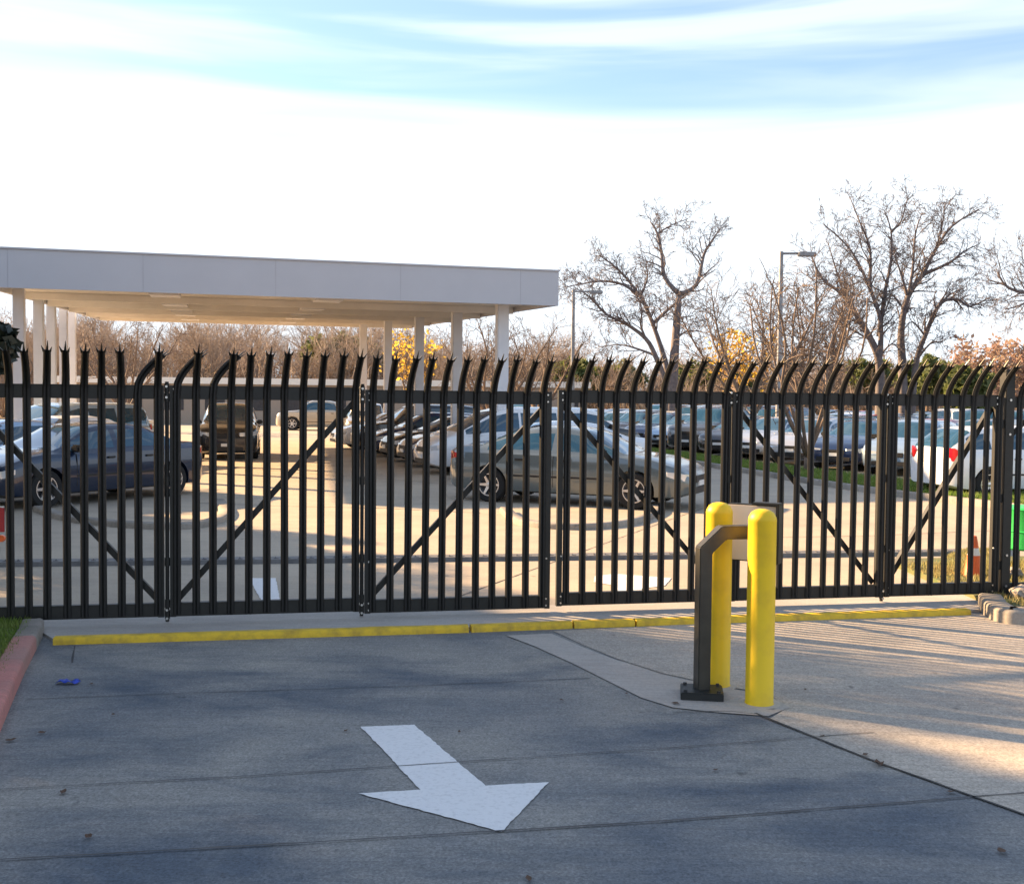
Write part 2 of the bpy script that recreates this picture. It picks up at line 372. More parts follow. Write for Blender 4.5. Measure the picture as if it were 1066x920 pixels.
# verge soil
b = MB(); b.prism([FP(-12, -0.2), FP(-0.15, -0.2), G(40, 654), G(30, 676), G(0, 730), G(-90, 900), G(-300, 1400), Vector((-14, 2, 0))][::-1], -0.1, 0.075)
tag(b.build('verge', m_grassbase), kind='structure')
b = MB(); b.prism([FP(9.25, -2.4), FP(30, -2.4), FP(30, 0.5), G(1200, 644.5), G(1080, 647.5), G(1044, 644), G(1030, 638), G(1021, 629)][::-1], -0.1, 0.06)
tag(b.build('verge', m_grassbase), kind='structure')
b = MB(); b.prism([G(976, 606), G(978, 585), G(1000, 574), G(1050, 572), G(1050, 606)], -0.1, 0.03)
tag(b.build('verge', m_grassbase), kind='structure')
# long grass strip by the parked rows
strip_front = [G(1200, 552), G(1066, 532), G(1000, 524), G(930, 515.5), G(857, 505), G(790, 494), G(720, 482.5), G(660, 473), G(600, 463)]
strip_back = [G(600, 460), G(660, 468), G(720, 476), G(790, 486), G(857, 495), G(930, 504), G(1000, 511), G(1066, 517), G(1200, 531)]
b = MB(); b.prism((strip_front + strip_back), -0.1, 0.10)
tag(b.build('grass_strip', m_grassbase), kind='structure')
kerb('strip_kerb', smooth_path(strip_front, 3), 0.15, 0.13, 1, m_kerb)
# traffic islands' kerbs
kerb('island_kerb', smooth_path([G(34, 532), G(60, 541), G(100, 547), (G(160, 551)), G(205, 550), G(232, 544), G(241, 535), G(234, 524)], 5), 0.20, 0.09, 1, m_kerb)
kerb('island_kerb', smooth_path([G(520, 533), G(535, 545), G(570, 550.5), G(620, 551), G(665, 545), G(690, 534), G(680, 528)], 5), 0.20, 0.09, 1, m_kerb)

# ------------------------------------------------------------------ gate
def picket_profile():
    w = 0.032
    f = [(-w, 0.0), (-w * 0.62, 0.014), (-w * 0.30, 0.014), (0, 0.004), (w * 0.30, 0.014), (w * 0.62, 0.014), (w, 0.0)]
    bk = [(x, y - 0.004) for x, y in reversed(f)]
    return f + bk
def picket_mesh(name, zb, zt, bend_n=0.21, bend_s=0.035, seed=0, start=0.37):
    # local frame: x along the gate, y = away from the road, so the outer face is -y
    rr = random.Random(seed); b = MB(); prof = picket_profile(); k = len(prof)
    path = []
    zc = zt - start
    for z in (zb, zb + 0.4, (zb + zc) / 2, zc - 0.05): path.append((0, 0, z, 0))
    for i in range(1, 8):
        t = i / 7; path.append((bend_s * t ** 1.6, -bend_n * t ** 1.9, zc + start * (t - 0.06 * t * t), t))
    rows = []
    for i, (x, y, z, t) in enumerate(path):
        a = path[max(i - 1, 0)]; c = path[min(i + 1, len(path) - 1)]
        tg = Vector((c[0] - a[0], c[1] - a[1], c[2] - a[2])).normalized()
        xa = Vector((1, 0, 0)); xa = (xa - tg * xa.dot(tg)).normalized(); ya = tg.cross(xa) * -1
        ya = -ya if ya.y > 0 else ya      # ya points to the road
        wob = 1 - 0.12 * t
        rows.append([Vector((x, y, z)) + xa * px_ * wob + ya * py_ for px_, py_ in prof])
    vs = [v for r_ in rows for v in r_]; fs = []
    for i in range(len(rows) - 1):
        for j in range(k):
            j2 = (j + 1) % k; fs.append((i * k + j, i * k + j2, (i + 1) * k + j2, (i + 1) * k + j))
    fs.append(tuple(range(k - 1, -1, -1))); fs.append(tuple((len(rows) - 1) * k + j for j in range(k)))
    b.add(vs, fs)
    # three splayed prongs
    b.m = 1
    ex, ey, ez, _ = path[-1]; a = path[-2]
    tg = Vector((ex - a[0], ey - a[1], ez - a[2])).normalized()
    for off, spl, ln in ((-0.021, -0.30, 0.038), (0.0, 0.0, 0.066), (0.021, 0.30, 0.038)):
        ln *= rr.uniform(0.85, 1.15)
        base = Vector((ex + off, ey, ez)) - tg * 0.03; d = (tg + Vector((spl, -0.15 if spl else 0.25, 0))).normalized(); wv = Vector((1, 0, 0)) * 0.011; th = Vector((0, 0.005, 0.002))
        tip = base + d * (ln + 0.03)
        b.add([base - wv - th, base + wv - th, base + wv + th, base - wv + th, tip - wv * 0.15 - th * .5, tip + wv * 0.15 - th * .5, tip + wv * 0.15 + th * .5, tip - wv * 0.15 + th * .5],
              [(3, 2, 1, 0), (4, 5, 6, 7), (0, 1, 5, 4), (1, 2, 6, 5), (2, 3, 7, 6), (3, 0, 4, 7)])
    me = b.mesh(name, [m_black, m_tip]); return me
GANG = math.atan2(fd.y, fd.x)
PK = [picket_mesh('picket', 0.085, 2.29, 0.20 + 0.02 * math.sin(i * 2.1), 0.035 + 0.012 * math.sin(i * 3.3), i) for i in range(5)]
PKB = [picket_mesh('bent_picket', 0.085, 2.27, 0.05, 0.20 + 0.01 * i, 31 + i, 0.30) for i in range(3)]
RAILS = ((1.885, 1.995), (0.075, 0.185))
def bolt(b, x, y, z, r=0.011):
    b.lathe([(r, y - 0.008), (r, y), ], 8, (x, 0, z), 'y')
def leaf(label, x0, x1, pk, bent, diag, drop=0.0):
    s0, s1 = fence_s(x0), fence_s(x1); org = FP(s0, 0, -drop)
    t = empty('gate_leaf', org, GANG); tag(t, label, 'gate leaf', 'folding leaves of the black gate'); L_ = s1 - s0
    for j, (z0, z1) in enumerate(RAILS):
        b = MB(); b.box(0.03, L_ - 0.03, 0.0, 0.045, z0, z1); b.m = 1
        b.box(0.03, L_ - 0.03, -0.004, 0.049, z1 - 0.003, z1 + 0.004)
        b.build('top_rail' if j == 0 else 'bottom_rail', [m_blacks, m_blacks], t, bevel=0)
    for xx in (0.035, L_ - 0.035):
        b = MB(); b.box(xx - 0.024, xx + 0.024, 0.002, 0.047, 0.070, 1.999)
        b.m = 1
        for zz in (0.10, 0.16, 1.91, 1.97, 0.52): bolt(b, xx + (0.012 if xx < 1 else -0.012), -0.0, zz, 0.008)
        b.build('stile', [m_blacks, m_bolt], t)
    (ax, az), (cx_, cz) = ((0.06, 0.20), (L_ - 0.06, 1.87)) if diag > 0 else ((0.06, 1.87), (L_ - 0.06, 0.20))
    b = MB(); v = Vector((cx_ - ax, 0, cz - az)); ln = v.length; an = math.atan2(v.z, v.x)
    T = Matrix.Translation((ax, 0.055, az)) @ Matrix.Rotation(-an, 4, 'Y')
    b.box(0, ln, 0.0, 0.006, -0.025, 0.025, T); b.box(0, ln, 0.006, 0.05, 0.019, 0.025, T)
    b.build('diagonal_brace', m_blacks, t)
    for i, px in enumerate(pk):
        s = fence_s(px) - s0; me = PKB[i % 3] if px in bent else PK[(i * 3 + int(px)) % 5]
        o = link_mesh('picket', me, t); o.location = (s, -0.004, random.uniform(-0.008, 0.008)); o.rotation_euler = (0, random.uniform(-0.004, 0.004), random.uniform(-0.05, 0.05))
        if px in bent: o['label'] = 'picket whose top bends sideways to the right'
    t['s0'] = s0; LEAVES.append(t); return t
random.seed(4); LEAVES = []
leaf('gate leaf at left edge of photo, in front of the blue car', -46, 171.5, [-46, -28, -10, 9.4, 28.5, 47.8, 69, 86.9, 106.4, 126, 144, 164], {144}, -1)
leaf('gate leaf right of the blue car, with two pickets bent sideways', 175, 376, [183.9, 204, 221.6, 240, 259, 277.9, 296.6, 315.4, 334, 353, 370.7], {183.9, 221.6}, 1)
leaf('gate leaf just left of the centre gap, brace rising to the right', 379, 576, [388.5, 407, 425.3, 443.5, 461, 478.8, 496.6, 513.9, 531.3, 549, 566], set(), 1, 0.018)
leaf('gate leaf just right of the centre gap, in front of the grey sedan', 580.5, 760, [591.3, 608.4, 626.3, 642.2, 658.5, 675, 690.6, 707, 722.3, 738.5, 754.8], set(), -1)
leaf('gate leaf directly behind the two yellow bollards', 762.5, 922.5, [769.8, 784.8, 799, 815, 831, 845.3, 860.4, 875.5, 890.6, 904.5, 919], set(), -1)
leaf('rightmost gate leaf, hinged to the tall square post', 925, 1043, [932, 945.7, 959.5, 972.6, 987, 1001.5, 1014.7, 1027.8, 1041.6], set(), 1)
for px, lf in ((173.3, LEAVES[0]), (377.5, LEAVES[1]), (761.3, LEAVES[3]), (923.7, LEAVES[4])):
    hx = fence_s(px) - lf['s0']
    b = MB(); b.tube([(hx, 0.025, 0.03), (hx, 0.025, 2.03)], 0.016, 8); t = b.build('hinge', m_black, lf, smooth=True)
    for z in (0.09, 0.18, 0.53, 1.2, 1.90, 1.98):
        b = MB(); b.lathe([(0.021, z - 0.035), (0.021, z + 0.035)], 8, (hx, 0.025, 0)); b.build('knuckle', m_blacks, t)
    for z in (0.06, 0.13, 1.90, 1.99):
        b = MB(); b.lathe([(0.010, -0.012), (0.010, 0.0)], 8, (hx, 0.0, z), 'y'); b.build('bolt', m_bolt, t)
# gate post + fixed panel on the right
sp = fence_s(1051, 404)
t = empty('gate_post', FP(sp), GANG); tag(t, 'tall square black gate post at the right end of the gate', 'post')
b = MB(); b.box(-0.05, 0.05, -0.02, 0.085, -0.1, 2.22); b.build('shaft', m_blacks, t, bevel=0.006)
b = MB(); b.box(-0.056, 0.056, -0.026, 0.091, 2.22, 2.245); b.build('cap', m_blacks, t, bevel=0.006)
for z in (0.35, 1.0, 1.72):
    b = MB(); b.box(-0.085, -0.05, -0.005, 0.02, z - 0.04, z + 0.04); b.build('hinge_plate', m_black, t)
for z in (0.45, 1.62, 1.95, 0.15):
    b = MB(); b.lathe([(0.012, -0.03), (0.012, -0.018)], 8, (0.0, 0, z), 'y'); b.build('bolt', m_bolt, t)
t = empty('picket_fence', FP(sp), GANG); tag(t, 'fixed black picket fence panel right of the square gate post', 'fence panel')
for j, (z0, z1) in enumerate(RAILS):
    b = MB(); b.box(0.05, 4.4, 0.0, 0.045, z0 - 0.01, z1 - 0.01); b.build('rail', m_blacks, t)
b = MB(); T = Matrix.Translation((0.06, 0.055, 1.60)) @ Matrix.Rotation(-R(42), 4, 'Y'); b.box(0, 0.4, 0, 0.006, -0.025, 0.025, T); b.build('brace', m_blacks, t)
for i in range(28):
    o = link_mesh('picket', PK[i % 5], t); o.location = (0.115 + i * 0.155, -0.004, 0); o.rotation_euler = (0, 0, random.uniform(-.05, .05))
t = empty('fence_post', FP(sp + 4.46), GANG); tag(t, 'square black fence post beyond the fixed panel', 'post')
b = MB(); b.box(-0.05, 0.05, -0.02, 0.085, -0.1, 2.2); b.build('shaft', m_blacks, t)
t = empty('gate_post', FP(fence_s(-52)), GANG); tag(t, 'square black gate post at the left end of the gate', 'post')
b = MB(); b.box(-0.05, 0.05, -0.02, 0.085, -0.1, 2.22); b.build('shaft', m_blacks, t)
b = MB(); b.box(-0.056, 0.056, -0.026, 0.091, 2.22, 2.245); b.build('cap', m_blacks, t)
# yellow threshold strip
t = empty('yellow_threshold_strip', (0, 0, 0)); tag(t, 'low worn yellow painted strip running along the foot of the gate', 'threshold strip')
def seg(pa, pb):
    a, c = G(*pa), G(*pb); v = c - a; an = math.atan2(v.y, v.x); L_ = v.length; T = Matrix.Translation((a.x, a.y, 0)) @ Matrix.Rotation(an, 4, 'Z')
    prof = [(0, -0.02), (0.0, 0.035), (0.012, 0.052), (0.085, 0.056), (0.10, 0.045), (0.10, -0.02)]; b = MB(); n = max(2, int(L_ / 0.15)); k = len(prof); vs = []
    rr = random.Random(int(pa[0]))
    for i in range(n + 1):
        for (y, z) in prof: vs.append(T @ Vector((L_ * i / n, y + rr.uniform(-.002, .002), z + (rr.uniform(-.002, .002) if z > 0 else 0))))
    fs = [(i * k + j, (i + 1) * k + j, (i + 1) * k + j + 1, i * k + j + 1) for i in range(n) for j in range(k - 1)]
    fs += [tuple(range(k)), tuple(n * k + j for j in range(k - 1, -1, -1))]
    b.add(vs, [f[::-1] for f in fs]); b.build('segment', m_yellowp, t, smooth=True, angle=60)
seg((55, 671.5), (488, 658.5)); seg((491, 658.3), (596, 654.3)); seg((598, 654.2), (661, 652.2)); seg((663, 652.1), (1011, 640.5))
m_plateg = mat('scuffed_plate', (0.17, 0.165, 0.16), 0.6, 0.0, var=0.4, scale=6)
# tyre spike strip inside the gate
a, c = G(-60, 591), G(1034, 578); v = c - a; an = math.atan2(v.y, v.x); LL = v.length
t = empty('tyre_spike_strip', (a.x, a.y, 0), an); tag(t, 'low grey metal tyre spike strip across the lane just inside the gate', 'spike strip')
b = MB(); b.add([Vector((x, y, z)) for x in (0, LL) for y, z in ((0, 0.0), (0.03, 0.05), (0.27, 0.05), (0.30, 0.0))], [(0, 1, 5, 4), (1, 2, 6, 5), (2, 3, 7, 6), (0, 3, 2, 1), (4, 5, 6, 7)]); b.build('plate', m_plateg, t)
b = MB(); x = 0.06
while x < LL - 0.1:
    b.box(x, x + 0.055, 0.085, 0.10, 0.048, 0.054); b.add([Vector((x + .01, 0.09, 0.05)), Vector((x + .022, 0.09, 0.05)), Vector((x + .022, 0.16, 0.05)), Vector((x + .01, 0.16, 0.05)), Vector((x + .013, 0.15, 0.064)), Vector((x + .019, 0.15, 0.064))], [(0, 1, 5, 4), (1, 2, 5), (2, 3, 4, 5), (3, 0, 4)]); x += 0.135
b.build('teeth', m_greyd, t)
# ------------------------------------------------------------------ bollards and reader post
def bollard(px, py, hgt, label, r=0.088):
    p = G(px, py); t = empty('bollard', (p.x, p.y + r, 0)); tag(t, label, 'bollard', 'yellow bollards')
    b = MB(); prof = [(r + .003, -0.02), (r + .003, 0.01), (r, 0.014), (r, hgt - 0.075), (r * 1.012, hgt - 0.07), (r * .97, hgt - 0.05), (r * 0.80, hgt - 0.022), (r * 0.52, hgt - 0.006), (r * 0.2, hgt), (0.004, hgt + .001)]
    b.lathe(prof, 40); b.build('sleeve', m_yellow, t, smooth=True, angle=50)
    b = MB(); b.lathe([(r * 1.55, -0.01), (r * 1.5, 0.007)], 28); b.build('footing', m_patch, t)
    return t
bollard(793.6, 736.5, 1.235, 'nearer yellow bollard with dome top, right of the reader post')
bollard(748.5, 717, 1.235, 'farther yellow bollard with dome top, half behind the black reader post')
pb = G(734, 731); pb.y += 0.13
t = empty('reader_post', (pb.x, pb.y, 0), R(-8)); tag(t, 'black square tube gooseneck post on a flat base in front of the bollards', 'reader post')
b = MB(); b.box(-0.135, 0.135, -0.12, 0.12, 0.0, 0.055); b.build('base_plate', m_postbase, t, bevel=0.006)
for sx_ in (-1, 1):
    for sy in (-1, 1):
        b = MB(); b.lathe([(0.012, 0.055), (0.012, 0.068)], 6, (sx_ * 0.105, sy * 0.09, 0)); b.build('anchor_bolt', m_greyd, t)
# swept square tube
def square_sweep(pts, w, m, name, parent, up_hint):
    b = MB(); rows = []; P = [Vector(p) for p in pts]
    for i, p in enumerate(P):
        d0 = (P[i] - P[i - 1]).normalized() if i else (P[1] - P[0]).normalized(); d1 = (P[i + 1] - P[i]).normalized() if i < len(P) - 1 else d0
        tg = (d0 + d1).normalized(); side = Vector(up_hint).normalized(); nn = tg.cross(side).normalized(); k = 1 / max(0.5, tg.dot(d0))
        rows.append([p + side * w * a + nn * w * c_ * k for a, c_ in ((-1, -1), (1, -1), (1, 1), (-1, 1))])
    vs = [v for r_ in rows for v in r_]; fs = [(i * 4 + j, i * 4 + (j + 1) % 4, (i + 1) * 4 + (j + 1) % 4, (i + 1) * 4 + j) for i in range(len(P) - 1) for j in range(4)] + [(3, 2, 1, 0), tuple((len(P) - 1) * 4 + j for j in range(4))]
    b.add(vs, fs); me = b.mesh(name, m, bevel=0.006); return link_mesh(name, me, parent)
square_sweep([(0, 0, 0.05), (0, 0, 0.955), (0.115, 0.045, 1.065), (0.30, 0.115, 1.065), (0.375, 0.145, 0.985)], 0.043, m_post, 'gooseneck_tube', t, (-0.36, 0.93, 0))
# reader housing held by the post
hp = D(787, 560, 7.3); 
t = empty('card_reader', (hp.x, hp.y, 0), R(-30)); tag(t, 'card reader housing with beige front panel behind the yellow bollards', 'card reader')
b = MB(); b.box(-0.20, 0.14, -0.012, 0.0, 0.83, 1.205); b.build('front_panel', m_beige, t, bevel=0.003)
b = MB(); b.box(-0.20, 0.14, 0.0, 0.05, 0.822, 1.213); b.box(0.143, 0.165, -0.04, 0.05, 0.82, 1.225); b.box(-0.02, 0.165, -0.04, 0.05, 1.213, 1.23); b.build('housing', m_postbase, t, bevel=0.004)
# ------------------------------------------------------------------ canopy
FR, FL = Vector((1.14, 27.4, 0)), Vector((-11.75, 24.0, 0))
cx_dir = (FR - FL).normalized(); cy_dir = Vector((-cx_dir.y, cx_dir.x, 0)); CW = (FR - FL).length; CDp = 24.0
t = empty('canopy', FL, math.atan2(cx_dir.y, cx_dir.x)); tag(t, 'large flat white metal canopy on square columns over the parked cars', 'canopy')
def sofz(y): return 4.30 + 0.038 * y
b = MB()
# fascia boxes; butt jointed
for (x0, x1, y0, y1) in ((0, CW, 0, 0.10), (0, CW, CDp - 0.10, CDp)):
    b.add([Vector((x, y, z)) for x, y, z in ((x0, y0, sofz(y0)), (x1, y0, sofz(y0)), (x1, y1, sofz(y1)), (x0, y1, sofz(y1)), (x0, y0, sofz(y0) + .86), (x1, y0, sofz(y0) + .86), (x1, y1, sofz(y1) + .86), (x0, y1, sofz(y1) + .86))],
          [(0, 3, 2, 1), (4, 5, 6, 7), (0, 1, 5, 4), (1, 2, 6, 5), (2, 3, 7, 6), (3, 0, 4, 7)])
for (x0, x1) in ((0, 0.10), (CW - 0.10, CW)):
    y0, y1 = 0.10, CDp - 0.10
    b.add([Vector((x, y, z)) for x, y, z in ((x0, y0, sofz(y0)), (x1, y0, sofz(y0)), (x1, y1, sofz(y1)), (x0, y1, sofz(y1)), (x0, y0, sofz(y0) + .86), (x1, y0, sofz(y0) + .86), (x1, y1, sofz(y1) + .86), (x0, y1, sofz(y1) + .86))],
          [(0, 3, 2, 1), (4, 5, 6, 7), (0, 1, 5, 4), (1, 2, 6, 5), (2, 3, 7, 6), (3, 0, 4, 7)])
b.build('fascia', m_fascia, t)
b = MB()
for px in (8, 149, 287, 417, 542):
    q = D(px, 290, 25.5); d = ray(px, 290); o_ = Vector((0, 0, 0)); nrm = -cy_dir; tt = (FL - o_).dot(nrm) / Vector((d.x, d.y, 0)).dot(nrm); xx = (Vector((d.x, d.y, 0)) * tt - FL).dot(cx_dir)
    b.box(xx - 0.006, xx + 0.006, -0.004, 0.0, sofz(0) + .003, sofz(0) + .857)
b.build('panel_seam', m_seam, t)
b = MB(); b.box(-0.03, CW + 0.03, -0.035, 0.10, sofz(0) + .863, sofz(0) + .90); b.build('coping', m_fascia, t)
b = MB()
def slab(b, x0, x1, y0, y1, dz0, dz1):
    b.add([Vector((x, y, z)) for x, y, z in ((x0, y0, sofz(y0) + dz0), (x1, y0, sofz(y0) + dz0), (x1, y1, sofz(y1) + dz0), (x0, y1, sofz(y1) + dz0), (x0, y0, sofz(y0) + dz1), (x1, y0, sofz(y0) + dz1), (x1, y1, sofz(y1) + dz1), (x0, y1, sofz(y1) + dz1))],
          [(0, 3, 2, 1), (4, 5, 6, 7), (0, 1, 5, 4), (1, 2, 6, 5), (2, 3, 7, 6), (3, 0, 4, 7)])
slab(b, 0.10, CW - 0.10, 0.10, CDp - 0.10, 0.20, 0.80)
y = 0.25
while y < CDp - 0.3:                                        # ribs of the deck
    slab(b, 0.12, CW - 0.12, y, y + 0.12, 0.13, 0.197); y += 0.30
b.build('soffit_deck', m_soffit, t)
cols = [(522, 28.1), (475, 32.6), (436, 37.4), (403.5, 43.0), (378, 47.3)]
colsL = [(20.6, 26.5), (41, 30.0), (54, 33.0), (66.6, 37.0), (75.6, 41.5)]
for y_i in (4.0, 8.2, 12.6, 17.2, 21.6):
    bb = MB(); slab(bb, 0.12, CW - 0.12, y_i, y_i + 0.16, -0.06, 0.127); bb.build('cross_beam', m_soffit, t)
inv = Matrix.Rotation(-math.atan2(cx_dir.y, cx_dir.x), 4, 'Z') @ Matrix.Translation(-FL)
for px, dep in cols + colsL:
    q = D(px, 410, dep); q.z = 0; q = inv @ q
    q.y = min(q.y, CDp - 0.5)
    b = MB(); w = 0.15 if px > 300 else 0.13; b.box(q.x - w, q.x + w, q.y - w, q.y + w, -0.1, sofz(q.y) + 0.12); b.build('column', m_column, t, bevel=0.02)
for xx in (3.4, 7.4):
    for k in range(8):
        y_ = 1.5 + k * 2.7; b = MB(); slab(b, xx, xx + 0.7, y_, y_ + 1.3, 0.03, 0.12); b.build('light_fitting', m_column, t)
# ------------------------------------------------------------------ lamp posts, far building
def lamp(px, ytop, dep, arm, label):
    p = D(px, ytop, dep); t = empty('lamp_post', (p.x, p.y, 0)); tag(t, label, 'lamp post', 'tall lamp posts of the lot')
    b = MB(); b.tube([(0, 0, -0.1), (0, 0, 0.6)], 0.25, 16); b.build('footing', m_kerb, t, smooth=True, angle=40)
    b = MB(); b.tube([(0, 0, 0.5), (0, 0, p.z)], [0.13, 0.08], 12); b.build('pole', m_grey, t, smooth=True, angle=40)
    b = MB(); b.tube([(0, 0, p.z - 0.08), (arm, -0.1, p.z - 0.08)], 0.05, 8); b.build('arm', m_grey, t)
    b = MB(); b.box(arm - 0.05, arm + 0.65, -0.28, 0.08, p.z - 0.20, p.z - 0.03); b.build('lamp_head', m_grey, t, bevel=0.03)
lamp(813.5, 262, 44, 0.7, 'tall lamp post in front of the big bare trees, arm to the right')
lamp(597, 302, 58, 0.9, 'tall lamp post right of the canopy, arm to the right')
pa, pc = D(60, 410, 77), D(610, 415, 82); v = pc - pa; an = math.atan2(v.y, v.x)
t = empty('low_building', (pa.x, pa.y, 0), an); tag(t, 'long low brown building with a pale roof edge far behind the canopy below the woods', 'building')
b = MB(); b.box(0, v.length, 0, 5, -0.2, 2.9); b.build('wall', m_cream, t)
b = MB(); b.box(-0.3, v.length + .3, -0.3, 5.3, 2.9, 3.35); b.build('roof', m_cream2, t)
for k in range(13):
    b = MB(); b.box(1.5 + k * 2.9, 2.9 + k * 2.9, -0.03, 0.0, 1.0, 2.2); b.build('window', m_greyd, t)
# ------------------------------------------------------------------ cars
m_glass = mat('car_glass', (0.008, 0.050, 0.085), 0.04, spec=0.9, coat=0.6)
m_dark = mat('car_black_plastic', (0.012, 0.012, 0.013), 0.55)
m_tyre = mat('tyre_rubber', (0.012, 0.012, 0.012), 0.85)
m_rim = mat('alloy_rim', (0.62, 0.62, 0.63), 0.25, 0.85)
m_head = mat('headlamp_lens', (0.72, 0.76, 0.80), 0.08, 0.3, coat=1)
m_tail = mat('tail_lamp_lens', (0.55, 0.01, 0.015), 0.12, coat=1)
m_plate = mat('licence_plate', (0.75, 0.76, 0.75), 0.4)
m_chrome = mat('chrome_trim', (0.7, 0.7, 0.7), 0.12, 1.0)
PAINT = {k: mat('paint_' + k, c, 0.28, mt, coat=1.0) for k, c, mt in (
    ('blue', (0.005, 0.016, 0.045), 0.2), ('silver', (0.52, 0.54, 0.57), 0.55), ('white', (0.80, 0.81, 0.82), 0.0), ('black', (0.012, 0.012, 0.015), 0.1),
    ('grey', (0.13, 0.16, 0.17), 0.4), ('champagne', (0.48, 0.41, 0.31), 0.5), ('red', (0.32, 0.015, 0.02), 0.1), ('navy', (0.012, 0.028, 0.085), 0.25), ('pale_blue', (0.33, 0.45, 0.58), 0.4), ('dark_grey', (0.05, 0.055, 0.06), 0.4))}
def interp(tab, x):
    if x <= tab[0][0]: return tab[0][1]
    for (a, va), (b_, vb) in zip(tab, tab[1:]):
        if x <= b_:
            t = (x - a) / (b_ - a); return va + (vb - va) * t
    return tab[-1][1]
def sm(tab, x, r=0.07):
    return sum(interp(tab, x + d * r) for d in (-1, -.5, 0, .5, 1)) / 5
SPEC = {
 'sedan': dict(L=4.78, W=0.91, top=[(-2.39, .62), (-2.37, .93), (-2.25, 1.02), (-1.70, 1.07), (-1.02, 1.36), (-.55, 1.43), (0.05, 1.43), (.42, 1.37), (1.20, .98), (1.75, .91), (2.2, .77), (2.36, .64), (2.39, .52)],
               belt=.93, wt=.60, sg=(-1.50, 1.10), pillars=[(-.12, .05)], ws=(.36, 1.22), rw=(-1.72, -.98), wheels=(-1.42, 1.42), wr=.325),
 'hatch': dict(L=4.25, W=0.88, top=[(-2.12, .62), (-2.10, .95), (-2.02, 1.10), (-1.62, 1.42), (-1.2, 1.47), (.05, 1.49), (.42, 1.40), (1.15, .99), (1.6, .91), (1.97, .78), (2.09, .66), (2.12, .52)],
               belt=.94, wt=.60, sg=(-1.75, 1.05), pillars=[(-.18, .05), (-1.15, .05)], ws=(.34, 1.17), rw=(-2.04, -1.60), wheels=(-1.30, 1.32), wr=.32),
 'suv': dict(L=4.65, W=0.94, top=[(-2.32, .70), (-2.30, 1.10), (-2.24, 1.25), (-1.98, 1.68), (-1.5, 1.74), (.10, 1.74), (.45, 1.66), (1.05, 1.16), (1.6, 1.10), (2.15, .98), (2.29, .85), (2.32, .6)],
               belt=1.08, wt=.66, sg=(-2.0, .98), pillars=[(-.25, .05), (-1.20, .06)], ws=(.38, 1.06), rw=(-2.25, -1.97), wheels=(-1.38, 1.36), wr=.37),
 'minivan': dict(L=5.0, W=0.97, top=[(-2.5, .70), (-2.48, 1.1), (-2.42, 1.25), (-2.2, 1.66), (-1.8, 1.74), (.35, 1.74), (.8, 1.62), (1.75, 1.08), (2.1, .96), (2.42, .80), (2.5, .60)],
               belt=1.03, wt=.70, sg=(-2.2, 1.5), pillars=[(.05, .05), (-1.05, .05)], ws=(.62, 1.74), rw=(-2.42, -2.16), wheels=(-1.5, 1.55), wr=.34),
 'pickup': dict(L=5.5, W=0.98, top=[(-2.75, .75), (-2.73, 1.15), (-2.68, 1.20), (-1.0, 1.20), (-.92, 1.25), (-.80, 1.72), (-.3, 1.82), (.55, 1.82), (.85, 1.72), (1.35, 1.22), (2.0, 1.16), (2.6, 1.05), (2.72, .9), (2.75, .65)],
               belt=1.14, wt=.68, sg=(-.85, 1.28), pillars=[(.0, .05)], ws=(.78, 1.38), rw=(-.94, -.76), wheels=(-1.75, 1.75), wr=.40),
}
